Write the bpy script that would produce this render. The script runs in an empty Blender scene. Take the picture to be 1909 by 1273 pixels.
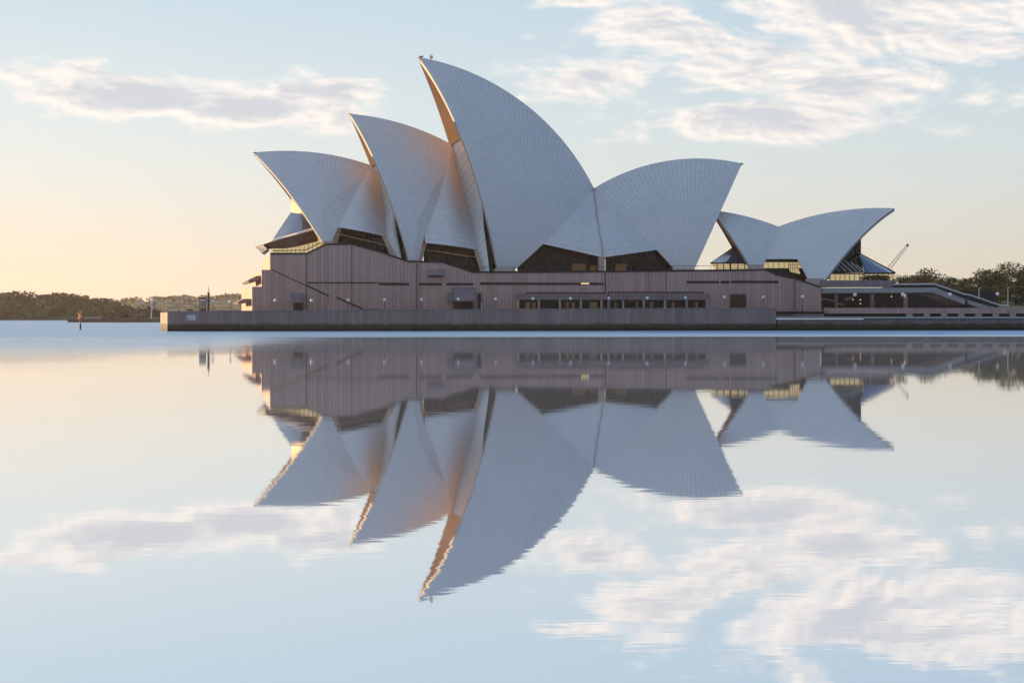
import bpy, math, random
from mathutils import Vector, Matrix, noise as mn
R_ = math.radians
C = bpy.context.scene.collection
S = bpy.context.scene
random.seed(7)

# ------------------------------------------------------------------ camera
F = 2750.0; HZ = 588.0; CX = 954.5; H = 3.27      # focal length and horizon in photo pixels, eye height in m
cam = bpy.data.cameras.new('camera'); co = bpy.data.objects.new('camera', cam); C.objects.link(co)
co.location = (0, 0, H); co.rotation_euler = (R_(90), 0, 0)
cam.sensor_width = 36; cam.lens = F/1909*36; cam.shift_y = -(636.5-HZ)/1909
cam.clip_start = 0.5; cam.clip_end = 60000
S.camera = co

# ------------------------------------------------------------------ light
SUN_AZ = 61; SUN_EL = 6.5                          # degrees left of the view axis, and above the horizon
sd = Vector((-math.sin(R_(SUN_AZ))*math.cos(R_(SUN_EL)), math.cos(R_(SUN_AZ))*math.cos(R_(SUN_EL)), math.sin(R_(SUN_EL))))
sl = bpy.data.lights.new('sun', 'SUN'); so = bpy.data.objects.new('sun', sl); C.objects.link(so)
sl.energy = 5.0; sl.angle = R_(0.6); sl.color = (1.0, 0.66, 0.31)
so.rotation_euler = sd.to_track_quat('Z', 'Y').to_euler(); so.location = (-200, 200, 150)
S.view_settings.view_transform = 'Standard'; S.view_settings.look = 'None'
S.view_settings.exposure = 1.05; S.view_settings.gamma = 1
S.cycles.max_bounces = 8; S.cycles.diffuse_bounces = 4; S.cycles.glossy_bounces = 4
S.cycles.sample_clamp_indirect = 6

class NT:
    """small helper that writes node maths"""
    def __init__(s, nt): s.nt = nt; s.nt.nodes.clear()
    def node(s, t, **kw):
        n = s.nt.nodes.new(t)
        for k, v in kw.items():
            if hasattr(n, k) and not k.startswith('i_'): setattr(n, k, v)
        return n
    def put(s, sock, v):
        if isinstance(v, bpy.types.NodeSocket): s.nt.links.new(v, sock)
        elif isinstance(v, (tuple, list)) and len(v) == 3 and sock.type == 'RGBA': sock.default_value = (*v, 1)
        else: sock.default_value = v
    def m(s, op, a, b=None, c=None, clamp=False):
        n = s.node('ShaderNodeMath', operation=op); n.use_clamp = clamp
        for i, v in enumerate((a, b, c)):
            if v is not None: s.put(n.inputs[i], v)
        return n.outputs[0]
    def mix(s, f, a, b, blend='MIX'):
        n = s.node('ShaderNodeMix', data_type='RGBA', blend_type=blend); n.clamp_factor = True
        s.put(n.inputs[0], f); s.put(n.inputs[6], a); s.put(n.inputs[7], b)
        return n.outputs[2]
    def ss(s, v, lo, hi):                           # smoothstep
        n = s.node('ShaderNodeMapRange', interpolation_type='SMOOTHSTEP')
        s.put(n.inputs[0], v); n.inputs[1].default_value = lo; n.inputs[2].default_value = hi
        n.inputs[3].default_value = 0; n.inputs[4].default_value = 1
        return n.outputs[0]
    def xyz(s, x=0.0, y=0.0, z=0.0):
        n = s.node('ShaderNodeCombineXYZ')
        for i, v in enumerate((x, y, z)): s.put(n.inputs[i], v)
        return n.outputs[0]
    def sep(s, v):
        n = s.node('ShaderNodeSeparateXYZ'); s.put(n.inputs[0], v); return n.outputs
    def noise(s, vec, scale, detail=4, rough=0.55, dist=0.0, out=0):
        n = s.node('ShaderNodeTexNoise'); s.put(n.inputs['Vector'], vec)
        n.inputs['Scale'].default_value = scale; n.inputs['Detail'].default_value = detail
        n.inputs['Roughness'].default_value = rough; n.inputs['Distortion'].default_value = dist
        return n.outputs[out]
    def white(s, vec):
        n = s.node('ShaderNodeTexWhiteNoise', noise_dimensions='3D'); s.put(n.inputs['Vector'], vec); return n.outputs[0]
    def bump(s, h, strength=0.3, dist=0.1):
        n = s.node('ShaderNodeBump'); n.inputs['Strength'].default_value = strength; n.inputs['Distance'].default_value = dist
        s.put(n.inputs['Height'], h); return n.outputs[0]

# ------------------------------------------------------------------ sky with broken cloud
W = bpy.data.worlds.new('World'); S.world = W; W.use_nodes = True
n = NT(W.node_tree)
sky = n.node('ShaderNodeTexSky', sky_type='NISHITA'); sky.sun_disc = False
sky.sun_elevation = R_(SUN_EL); sky.sun_rotation = R_(-SUN_AZ); sky.altitude = 5; sky.air_density = 1.0; sky.dust_density = 1.2; sky.ozone_density = 1.6
gen = n.node('ShaderNodeTexCoord').outputs['Generated']
dx, dy, dz = n.sep(gen)
dys = n.m('MAXIMUM', n.m('ABSOLUTE', dy), 0.15)
a = n.m('DIVIDE', dx, dys); b = n.m('DIVIDE', dz, dys)
def ell(px, py, rx, ry, tilt=0.0):                  # soft patch of cloud in the sky, 1 inside to 0 outside
    x = n.m('SUBTRACT', a, (px-CX)/F); y = n.m('SUBTRACT', b, (HZ-py)/F)
    y = n.m('ADD', y, n.m('MULTIPLY', x, tilt))
    q = n.m('SQRT', n.m('ADD', n.m('POWER', n.m('DIVIDE', x, rx/F), 2), n.m('POWER', n.m('DIVIDE', y, ry/F), 2)))
    return n.m('SUBTRACT', 1.0, q)
PATCH = [(270, 175, 430, 75, .12), (470, 205, 330, 55, .05), (610, 165, 170, 48, .1), (1640, 30, 640, 165, -.05), (1110, 140, 260, 62, -.05), (1410, 225, 380, 62, .0),
         (1290, 75, 330, 95, .0), (1560, 150, 460, 75, .0), (1075, 5, 130, 24, 0)]
cov = ell(*PATCH[0])
for p in PATCH[1:]: cov = n.m('MAXIMUM', cov, ell(*p))
# cloud elsewhere, outside what the photograph shows
out = n.m('MULTIPLY', n.m('SUBTRACT', n.noise(n.xyz(a, n.m('MULTIPLY', b, 2.5), 3.1), 1.7, 3), 0.52), 3.0)
far = n.m('MAXIMUM', n.ss(n.m('ABSOLUTE', a), .45, .75), n.ss(b, .34, .55))
cov = n.m('MAXIMUM', cov, n.m('ADD', n.m('MULTIPLY', out, far), n.m('SUBTRACT', far, 1.0)))
cov = n.m('MAXIMUM', cov, -1.0)
cv = n.xyz(n.m('MULTIPLY', a, 1.0), n.m('MULTIPLY', b, 2.3), 0.4)
def puff(oa, ob_):
    x = n.m('ADD', a, oa); y = n.m('ADD', b, ob_)
    g1 = n.noise(n.xyz(x, n.m('MULTIPLY', y, 2.5), 0.4), 13, 7, 0.57, 0.35)
    g2 = n.noise(n.xyz(n.m('ADD', x, n.m('MULTIPLY', y, .6)), n.m('MULTIPLY', y, 3.6), 2.2), 38, 5, 0.6)
    return n.m('ADD', n.m('MULTIPLY', n.m('SUBTRACT', g1, .5), 3.9), n.m('MULTIPLY', n.m('SUBTRACT', g2, .5), .7))
fld = puff(0.0, 0.0); fsun = puff(-0.0045, -0.0025)
den0 = n.m('ADD', n.m('ADD', n.m('MULTIPLY', cov, 1.4), -0.42), fld)
dens = n.ss(den0, -0.15, 0.62)
shade = n.ss(n.m('ADD', n.m('MULTIPLY', n.m('SUBTRACT', fsun, fld), .9), n.m('MULTIPLY', den0, .62)), .02, .75)
cloud = n.mix(shade, (1.10, 1.0, .92), (.66, .685, .735))
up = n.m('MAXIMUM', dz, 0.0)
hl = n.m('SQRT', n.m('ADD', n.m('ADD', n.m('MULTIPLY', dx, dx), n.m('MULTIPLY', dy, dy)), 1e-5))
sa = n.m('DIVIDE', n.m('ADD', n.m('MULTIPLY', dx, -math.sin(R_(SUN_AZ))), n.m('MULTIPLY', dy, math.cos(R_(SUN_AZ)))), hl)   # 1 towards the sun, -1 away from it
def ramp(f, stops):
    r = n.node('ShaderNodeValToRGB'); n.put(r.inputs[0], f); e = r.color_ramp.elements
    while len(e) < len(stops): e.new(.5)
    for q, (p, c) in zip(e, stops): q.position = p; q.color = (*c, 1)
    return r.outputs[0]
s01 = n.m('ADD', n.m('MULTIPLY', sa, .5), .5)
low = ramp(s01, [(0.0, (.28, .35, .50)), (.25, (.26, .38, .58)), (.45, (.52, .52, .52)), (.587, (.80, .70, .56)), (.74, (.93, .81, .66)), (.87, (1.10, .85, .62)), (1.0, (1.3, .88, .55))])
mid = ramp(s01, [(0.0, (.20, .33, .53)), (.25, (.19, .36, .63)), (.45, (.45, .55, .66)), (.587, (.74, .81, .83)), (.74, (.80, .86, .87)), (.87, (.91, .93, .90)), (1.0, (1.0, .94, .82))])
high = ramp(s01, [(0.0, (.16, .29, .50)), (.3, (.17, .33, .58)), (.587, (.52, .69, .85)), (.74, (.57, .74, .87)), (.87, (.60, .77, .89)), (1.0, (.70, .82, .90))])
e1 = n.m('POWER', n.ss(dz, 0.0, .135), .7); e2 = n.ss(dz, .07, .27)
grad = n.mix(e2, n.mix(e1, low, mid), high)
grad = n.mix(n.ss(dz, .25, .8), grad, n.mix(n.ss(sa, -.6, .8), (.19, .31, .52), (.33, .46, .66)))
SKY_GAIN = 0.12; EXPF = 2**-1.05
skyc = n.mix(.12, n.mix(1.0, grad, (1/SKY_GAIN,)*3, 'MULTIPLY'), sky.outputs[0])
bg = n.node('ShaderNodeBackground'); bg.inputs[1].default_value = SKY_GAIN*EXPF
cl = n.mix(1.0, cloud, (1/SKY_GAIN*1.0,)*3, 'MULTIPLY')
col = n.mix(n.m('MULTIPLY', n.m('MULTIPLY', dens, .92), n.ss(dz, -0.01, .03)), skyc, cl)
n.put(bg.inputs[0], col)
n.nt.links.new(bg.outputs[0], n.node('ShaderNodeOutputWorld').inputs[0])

# ------------------------------------------------------------------ materials
MATS = {}
def mat(name):
    m = bpy.data.materials.new(name); m.use_nodes = True; MATS[name] = m
    t = NT(m.node_tree); p = t.node('ShaderNodeBsdfPrincipled'); o = t.node('ShaderNodeOutputMaterial')
    t.nt.links.new(p.outputs[0], o.inputs[0]); t.p = p; t.o = o
    return t
def plain(name, col, rough=0.8, var=0.12, scale=0.6, metal=0.0, spec=0.3):
    t = mat(name); ob = t.node('ShaderNodeTexCoord').outputs['Object']
    f = t.noise(ob, scale, 5, .6)
    c = t.mix(f, tuple(x*(1-var*1.6) for x in col), tuple(min(1, x*(1+var*1.6)) for x in col))
    t.put(t.p.inputs['Base Color'], c); t.p.inputs['Roughness'].default_value = rough
    t.p.inputs['Metallic'].default_value = metal; t.p.inputs['Specular IOR Level'].default_value = spec
    t.put(t.p.inputs['Normal'], t.bump(t.noise(ob, scale*8, 4), .15, .05))
    return t
def tiles(name, rows=1.15, tone=1.0, sm=1.0):
    t = mat(name); uv = t.node('ShaderNodeUVMap'); uv.uv_map = 'UVMap'
    u, v, _ = t.sep(uv.outputs[0])
    fu = t.m('FRACT', u); d = t.m('ABSOLUTE', t.m('SUBTRACT', fu, .5))       # 0 mid rib, .5 at the seam
    seam = t.ss(d, .37, .46)
    w = t.m('ADD', t.m('DIVIDE', v, rows), t.m('MULTIPLY', d, .35)); fw = t.m('FRACT', w)
    row = t.ss(t.m('ABSOLUTE', t.m('SUBTRACT', fw, .5)), .38, .47)
    cell = t.white(t.xyz(t.m('FLOOR', u), t.m('FLOOR', w), 0.0))
    ob = t.node('ShaderNodeTexCoord').outputs['Object']
    dirt = t.noise(ob, .09, 6, .6); streak = t.noise(t.xyz(t.m('MULTIPLY', u, .9), t.m('MULTIPLY', v, .05), 0.0), 1.0, 4, .6)
    g = t.m('ADD', .93, t.m('MULTIPLY', t.m('SUBTRACT', cell, .5), .07))
    g = t.m('ADD', g, t.m('MULTIPLY', t.m('SUBTRACT', dirt, .5), .16)); g = t.m('ADD', g, t.m('MULTIPLY', t.m('SUBTRACT', streak, .5), .04))
    g = t.m('SUBTRACT', g, t.m('MULTIPLY', seam, .17*sm)); g = t.m('SUBTRACT', g, t.m('MULTIPLY', row, .08*sm))
    c = t.mix(1.0, (.67*tone, .685*tone, .695*tone), t.xyz(g, g, g), 'MULTIPLY')
    t.put(t.p.inputs['Base Color'], c)
    t.put(t.p.inputs['Roughness'], t.m('ADD', .34, t.m('MULTIPLY', cell, .16))); t.p.inputs['Specular IOR Level'].default_value = .35
    hgt = t.m('SUBTRACT', t.m('MULTIPLY', cell, .25), t.m('ADD', seam, t.m('MULTIPLY', row, .6)))
    t.put(t.p.inputs['Normal'], t.bump(hgt, .25, .05))
tiles('shell_tile'); tiles('side_tile', .9, .98, .5)
def panels(name, col, w=1.35, band=3.4, contrast=.30, stain=False):
    t = mat(name); ob = t.node('ShaderNodeTexCoord').outputs['Object']
    x, y, z = t.sep(ob)
    xx = t.m('DIVIDE', t.m('ADD', x, t.m('MULTIPLY', y, .35)), w); k = t.m('FLOOR', xx); f = t.m('FRACT', xx)
    joint = t.ss(t.m('ABSOLUTE', t.m('SUBTRACT', f, .5)), .38, .46)
    lv = t.m('DIVIDE', z, band); kz = t.m('FLOOR', lv); jz = t.ss(t.m('ABSOLUTE', t.m('SUBTRACT', t.m('FRACT', lv), .5)), .485, .497)
    cell = t.white(t.xyz(k, kz, 1.0)); cell2 = t.white(t.xyz(t.m('FLOOR', t.m('MULTIPLY', xx, .25)), 3.0, 1.0))
    big = t.noise(ob, .07, 4, .6); fine = t.noise(t.xyz(t.m('MULTIPLY', x, 4.0), y, t.m('MULTIPLY', z, .35)), 1.0, 5, .65)
    g = t.m('ADD', 1.0, t.m('MULTIPLY', t.m('SUBTRACT', cell, .5), contrast))
    g = t.m('ADD', g, t.m('MULTIPLY', t.m('SUBTRACT', cell2, .5), .14)); g = t.m('ADD', g, t.m('MULTIPLY', t.m('SUBTRACT', fine, .5), .35))
    g = t.m('ADD', g, t.m('MULTIPLY', t.m('SUBTRACT', big, .5), .30))
    g = t.m('SUBTRACT', g, t.m('MULTIPLY', t.m('MAXIMUM', joint, jz), .24))
    tint = t.mix(t.noise(ob, .16, 2), col, (col[0]*.94, col[1]*.97, col[2]*1.10))
    c = t.mix(1.0, tint, t.xyz(g, g, g), 'MULTIPLY')
    if stain:
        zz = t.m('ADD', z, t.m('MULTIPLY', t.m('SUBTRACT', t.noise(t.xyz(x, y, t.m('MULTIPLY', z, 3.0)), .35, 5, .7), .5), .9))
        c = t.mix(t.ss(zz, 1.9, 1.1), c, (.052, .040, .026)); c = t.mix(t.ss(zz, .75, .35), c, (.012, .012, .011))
    t.put(t.p.inputs['Base Color'], c); t.p.inputs['Roughness'].default_value = .75; t.p.inputs['Specular IOR Level'].default_value = .25
    t.put(t.p.inputs['Normal'], t.bump(t.m('SUBTRACT', t.m('MULTIPLY', fine, .3), joint), .5, .06))
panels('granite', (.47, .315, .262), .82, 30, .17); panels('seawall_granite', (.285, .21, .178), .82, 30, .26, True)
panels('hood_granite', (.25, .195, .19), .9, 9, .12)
plain('paving', (.30, .24, .22), .8, .1, .5)
plain('concrete', (.42, .35, .29), .8, .14, .5); plain('rib_concrete', (.46, .275, .155), .75, .14, .3)
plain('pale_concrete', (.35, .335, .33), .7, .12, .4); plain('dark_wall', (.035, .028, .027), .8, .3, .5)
plain('dark_metal', (.03, .03, .035), .45, .2, 1, .5); plain('bronze', (.055, .028, .016), .4, .2, 1.2, .2)
plain('rail_white', (.62, .62, .62), .5, .05, 1); plain('globe_white', (.86, .86, .84), .35, .02, 1)
plain('red_paint', (.45, .04, .025), .5, .2, 2); plain('black_paint', (.02, .02, .024), .5, .2, 2)
plain('bark', (.10, .07, .05), .9, .3, 2); plain('timber', (.14, .09, .06), .8, .3, 1)
plain('render_pale', (.52, .48, .46), .8, .1, .2); plain('roof_tile', (.20, .10, .08), .8, .2, .4)
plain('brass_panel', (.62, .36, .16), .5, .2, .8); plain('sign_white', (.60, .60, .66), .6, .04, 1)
def glass(name, col, rough=.08, metal=.0, spec=.8):
    t = mat(name); p = t.p; p.inputs['Base Color'].default_value = (*col, 1); p.inputs['Roughness'].default_value = rough
    p.inputs['Metallic'].default_value = metal; p.inputs['Specular IOR Level'].default_value = spec
glass('dark_glass', (.005, .004, .004), .15, 0, .22); glass('sky_tint_glass', (.10, .15, .26), .16, .55); glass('soffit_glass', (.10, .050, .032), .25, .1)  # the blue roof glass has reflected sky put into its base colour
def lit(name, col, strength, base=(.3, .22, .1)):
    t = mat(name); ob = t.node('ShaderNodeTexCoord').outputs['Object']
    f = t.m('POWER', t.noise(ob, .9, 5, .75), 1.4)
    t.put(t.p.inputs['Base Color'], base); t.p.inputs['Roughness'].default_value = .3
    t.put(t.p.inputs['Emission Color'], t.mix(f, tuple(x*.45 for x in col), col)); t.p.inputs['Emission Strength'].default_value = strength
lit('glow_glass', (1.0, .80, .42), .34); lit('dim_glass', (.8, .42, .14), .045, (.05, .03, .02)); lit('amber_lamp', (1, .72, .3), .6)  # yellow glazing emits its own glow in place of sunlight coming through
def leafmat(name, c1, c2):
    t = mat(name); ob = t.node('ShaderNodeTexCoord').outputs['Object']
    gi = t.node('ShaderNodeNewGeometry').outputs['Random Per Island']
    t.put(t.p.inputs['Base Color'], t.mix(t.m('ADD', t.m('MULTIPLY', gi, .6), t.m('MULTIPLY', t.noise(ob, .3, 3), .5)), c1, c2))
    t.p.inputs['Roughness'].default_value = .7; t.p.inputs['Specular IOR Level'].default_value = .2
leafmat('leaf', (.016, .024, .010), (.060, .070, .028)); leafmat('hazed_leaf', (.10, .068, .040), (.21, .145, .085))  # distant foliage is lightened and browned to carry haze in its colour
plain('hill_ground', (.09, .08, .05), .95, .3, .02); plain('lawn', (.06, .08, .035), .95, .3, .05)

# water: a still mirror, ruffled along the wall and towards the far shore
t = mat('harbour_water'); ob = t.node('ShaderNodeTexCoord').outputs['Object']; x, y, z = t.sep(ob)
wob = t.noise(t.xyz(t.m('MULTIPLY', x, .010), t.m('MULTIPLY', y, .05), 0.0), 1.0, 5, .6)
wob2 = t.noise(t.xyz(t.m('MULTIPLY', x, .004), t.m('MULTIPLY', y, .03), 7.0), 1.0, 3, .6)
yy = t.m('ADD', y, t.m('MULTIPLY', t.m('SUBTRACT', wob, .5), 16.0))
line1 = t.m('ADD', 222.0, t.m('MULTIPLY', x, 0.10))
band = t.ss(t.m('SUBTRACT', yy, line1), -3.0, 5.0)                                   # ruffled strip under the sea wall, also masks the painted sky blue
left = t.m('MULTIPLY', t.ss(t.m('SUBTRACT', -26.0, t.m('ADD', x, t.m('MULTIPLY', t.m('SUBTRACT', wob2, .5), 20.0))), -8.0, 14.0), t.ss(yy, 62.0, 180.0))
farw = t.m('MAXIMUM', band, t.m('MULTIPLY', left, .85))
streaks = t.noise(t.xyz(t.m('MULTIPLY', x, .012), t.m('MULTIPLY', y, .16), 3.0), 1.0, 5, .65)
ripple = t.noise(t.xyz(t.m('MULTIPLY', x, .35), t.m('MULTIPLY', y, 1.0), 0.0), 1.6, 3, .55)
ripple2 = t.noise(t.xyz(t.m('MULTIPLY', x, .12), t.m('MULTIPLY', y, .5), 4.0), .7, 2, .5)
chop = t.noise(t.xyz(t.m('MULTIPLY', x, .5), t.m('MULTIPLY', y, 1.0), 9.0), 1.1, 3, .6)
calm = t.m('ADD', .25, t.m('MULTIPLY', 1.5, t.noise(t.xyz(t.m('MULTIPLY', x, .06), t.m('MULTIPLY', y, .09), 5.0), 1.0, 3, .6)))
hh = t.m('MULTIPLY', calm, t.m('ADD', t.m('MULTIPLY', ripple, .0010), t.m('MULTIPLY', ripple2, .0016)))
hh = t.m('ADD', hh, t.m('MULTIPLY', t.m('MULTIPLY', chop, farw), .05))
bmp = t.node('ShaderNodeBump'); bmp.inputs['Strength'].default_value = 1; bmp.inputs['Distance'].default_value = 1.0
t.put(bmp.inputs['Height'], hh)
gl = t.node('ShaderNodeBsdfGlossy'); gl.inputs['Color'].default_value = (.97, .975, .985, 1)
t.put(gl.inputs['Roughness'], t.m('ADD', .018, t.m('MULTIPLY', farw, .20))); t.put(gl.inputs['Normal'], bmp.outputs[0])
df = t.node('ShaderNodeBsdfDiffuse'); t.put(df.inputs['Color'], t.mix(farw, (.52, .54, .58), (.34, .53, .74)))  # ruffled water has the sky's pale blue reflection put into its diffuse colour
mx = t.node('ShaderNodeMixShader')
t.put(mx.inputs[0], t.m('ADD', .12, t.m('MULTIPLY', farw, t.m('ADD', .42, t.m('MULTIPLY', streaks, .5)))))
t.nt.links.new(gl.outputs[0], mx.inputs[1]); t.nt.links.new(df.outputs[0], mx.inputs[2]); t.nt.links.new(mx.outputs[0], t.o.inputs[0])

# ------------------------------------------------------------------ mesh helpers
class MB:
    def __init__(s): s.v = []; s.f = []; s.m = []; s.uv = []; s.mats = []; s.sm = []; s.cuts = []
    def cut(s): s.cuts.append((len(s.v), len(s.f)))
    def mi(s, name):
        if name not in s.mats: s.mats.append(name)
        return s.mats.index(name)
    def face(s, pts, m, uv=None, smooth=False):
        i0 = len(s.v); s.v += [tuple(p) for p in pts]; s.f.append(tuple(range(i0, i0+len(pts)))); s.m.append(s.mi(m)); s.uv.append(uv or [(0, 0)]*len(pts)); s.sm.append(smooth)
    def grid(s, g, m, uv=None, flip=False, smooth=True):
        i0 = len(s.v); nr = len(g); nc = len(g[0])
        for r in g: s.v += [tuple(p) for p in r]
        for i in range(nr-1):
            for j in range(nc-1):
                q = [(i, j), (i, j+1), (i+1, j+1), (i+1, j)]
                if flip: q = q[::-1]
                s.f.append(tuple(i0+a*nc+b for a, b in q)); s.m.append(s.mi(m))
                s.uv.append([uv[a][b] for a, b in q] if uv else [(0, 0)]*4); s.sm.append(smooth)
    def box(s, x0, x1, y0, y1, z0, z1, m):
        P = [(x, y, z) for z in (z0, z1) for x, y in ((x0, y0), (x1, y0), (x1, y1), (x0, y1))]
        for q in ((3, 2, 1, 0), (4, 5, 6, 7), (0, 1, 5, 4), (1, 2, 6, 5), (2, 3, 7, 6), (3, 0, 4, 7)): s.face([P[i] for i in q], m)
    def prism(s, poly, back, m, side=None):
        """poly: 3D outline; back: the same outline moved away"""
        k = len(poly); s.face(poly, m); s.face(back[::-1], m)
        for i in range(k):
            j = (i+1) % k; s.face([poly[j], poly[i], back[i], back[j]], side or m)
    def tube(s, p0, p1, r0, r1, m, n=8):
        p0 = Vector(p0); p1 = Vector(p1); d = (p1-p0).normalized(); u = d.orthogonal().normalized(); w = d.cross(u)
        A = [p0+(u*math.cos(k*2*math.pi/n)+w*math.sin(k*2*math.pi/n))*r0 for k in range(n)]
        B = [p1+(u*math.cos(k*2*math.pi/n)+w*math.sin(k*2*math.pi/n))*r1 for k in range(n)]
        i0 = len(s.v); s.v += [tuple(p) for p in A+B]
        for k in range(n): s.f.append((i0+k, i0+(k+1) % n, i0+n+(k+1) % n, i0+n+k)); s.m.append(s.mi(m)); s.uv.append([(0, 0)]*4); s.sm.append(True)
        s.face(A[::-1], m); s.face(B, m)
    def ball(s, c, r, m, n=12, sz=1.0):
        g = [[(c[0]+r*math.sin(a)*math.cos(b), c[1]+r*math.sin(a)*math.sin(b), c[2]+r*sz*math.cos(a)) for b in [k*2*math.pi/n for k in range(n+1)]] for a in [math.pi*(.002+.996*j/(n//2)) for j in range(n//2+1)]]
        s.grid(g, m)
    def build(s, name, parent=None):
        c = [k for k in dict.fromkeys(s.cuts) if 0 < k[1] < len(s.f)]
        if c:                                        # separate pieces become objects of their own
            first = None; c = [(0, 0)]+c+[(len(s.v), len(s.f))]
            for (va, fa), (vb_, fb) in zip(c, c[1:]):
                q = MB(); q.v = s.v[va:vb_]; q.f = [tuple(i-va for i in f) for f in s.f[fa:fb]]; q.m = s.m[fa:fb]; q.uv = s.uv[fa:fb]; q.sm = s.sm[fa:fb]; q.mats = s.mats
                o = q.build(name, parent); first = first or o
            return first
        me = bpy.data.meshes.new(name); me.from_pydata(s.v, [], s.f)
        for q in s.mats: me.materials.append(MATS[q])
        me.polygons.foreach_set('material_index', s.m); me.polygons.foreach_set('use_smooth', s.sm)
        l = me.uv_layers.new(name='UVMap'); fl = [c for u in s.uv for p in u for c in p]; l.data.foreach_set('uv', fl)
        me.update(); o = bpy.data.objects.new(name, me); C.objects.link(o)
        if parent: o.parent = parent
        return o
def tag(o, label=None, cat=None, group=None, kind=None):
    for k, v in (('label', label), ('category', cat), ('group', group), ('kind', kind)):
        if v: o[k] = v
    return o
def empty(name, loc=(0, 0, 0), rz=0, label=None, cat=None, group=None):
    o = bpy.data.objects.new(name, None); C.objects.link(o); o.location = loc; o.rotation_euler = (0, 0, rz); o.empty_display_size = 1
    return tag(o, label, cat, group)
def copy_tree(o, parent=None):
    c = o.copy(); C.objects.link(c); c.parent = parent
    for ch in [k for k in C.objects if k.parent == o]: copy_tree(ch, c)
    return c

class Frame:
    """a building's own axes: u along it (to the right), v away from the camera, z up"""
    def __init__(s, y0, a): s.y0 = y0; s.a = R_(a); s.c = math.cos(s.a); s.s = math.sin(s.a)
    def at(s, px, py, v):                            # the point of the plane v that the photo shows at (px, py)
        k = (px-CX)/F; X0 = -v*s.s; Y0 = s.y0+v*s.c
        u = (k*Y0-X0)/(s.c-k*s.s); Y = Y0+u*s.s
        return Vector((u, v, H+(HZ-py)/F*Y))
    def cam(s):
        return Vector((-s.y0*s.s, -s.y0*s.c, H))
    def ray(s, px, py):
        d = Vector(((px-CX)/F, 1, (HZ-py)/F)); return Vector((d.x*s.c+d.y*s.s, -d.x*s.s+d.y*s.c, d.z))
    def proj(s, p):
        X = p[0]*s.c-p[1]*s.s; Y = s.y0+p[0]*s.s+p[1]*s.c
        return CX+F*X/Y, HZ-F*(p[2]-H)/Y
HALL = Frame(360, 6.2); REST = Frame(366, -6)

def fit_circle(pts):
    import numpy as np
    P = np.array(pts); A = np.c_[2*P, np.ones(len(P))]; s = np.linalg.lstsq(A, (P**2).sum(1), rcond=None)[0]
    return float(s[0]), float(s[1]), float(math.sqrt(s[2]+s[0]**2+s[1]**2))

class Shell:
    """half vaults cut from one sphere of radius R: every rib is a great circle from the foot P to the ridge"""
    def __init__(s, fr, ridge, foot, R=75.2):
        s.fr = fr; s.R = R
        pts = [fr.at(px, py, 0) for px, py in ridge]
        uc, zc, r = fit_circle([(p.x, p.z) for p in pts])
        vc = math.sqrt(max(1, R*R-r*r)); s.c = Vector((uc, vc, zc)); s.r = r
        a0 = math.atan2(pts[0].z-zc, pts[0].x-uc); a1 = math.atan2(pts[-1].z-zc, pts[-1].x-uc); s.a0, s.a1 = a0, a1
        o = fr.cam()-s.c; d = fr.ray(*foot); A = d.dot(d); B = o.dot(d); D = B*B-A*(o.dot(o)-R*R)
        s.P = s.c+o+d*((-B-math.sqrt(max(0, D)))/A); s.trim = [(0, 1), (1, 1)]
    def tm(s, w):                                    # how far towards the back edge the vault reaches at rib length w
        for (a, b), (c, e) in zip(s.trim, s.trim[1:]):
            if w <= c: return b+(e-b)*(w-a)/(c-a)
        return 1
    def edge(s, py):
        return min((s.rib(s.tm(i/400), i/400) for i in range(1, 401)), key=lambda p: abs(s.fr.proj(p)[1]-py))
    def ridge(s, t):
        a = s.a0+(s.a1-s.a0)*t; return Vector((s.c.x+s.r*math.cos(a), 0, s.c.z+s.r*math.sin(a)))
    def rib(s, t, w):
        A = s.P-s.c; B = s.ridge(t)-s.c; om = A.angle(B)
        return s.c+(A*math.sin((1-w)*om)+B*math.sin(w*om))/math.sin(om)
    def back(s, py):                                 # point of the back edge seen at photo row py
        best = min((s.rib(1, i/400) for i in range(1, 401)), key=lambda p: abs(s.fr.proj(p)[1]-py)); return best
    def front(s, py):
        return min((s.rib(0, i/400) for i in range(1, 401)), key=lambda p: abs(s.fr.proj(p)[1]-py))
    def build(s, name, parent, ribs, th=.8, w0=.03):
        m = MB(); ns, nw = 36, 40
        for sg in (1, -1):
            mir = lambda p: Vector((p[0], p[1]*sg, p[2]))
            G, GI, U = [], [], []
            for i in range(ns+1):
                t = i/ns; ro, ri, ru = [], [], []
                L = (s.rib(t, 1)-s.P).length
                for j in range(nw+1):
                    w = w0+(1-w0)*(j/nw)**.85; tt = t*s.tm(w); p = s.rib(tt, w); q = s.c+(p-s.c)*((s.R-th)/s.R)
                    if q.y > -.02: q.y = -.02
                    ro.append(mir(p)); ri.append(mir(q)); ru.append((tt*ribs, w*L))
                G.append(ro); GI.append(ri); U.append(ru)
            m.grid(G, 'shell_tile', U, flip=sg > 0)
            m.grid(GI, 'rib_concrete', flip=sg < 0)
            m.grid([G[0], GI[0]], 'pale_concrete', smooth=False); m.grid([G[-1], GI[-1]], 'concrete', smooth=False)
            m.grid([[r[0] for r in G], [r[0] for r in GI]], 'concrete', smooth=False)
        return m.build(name, parent)

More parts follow.
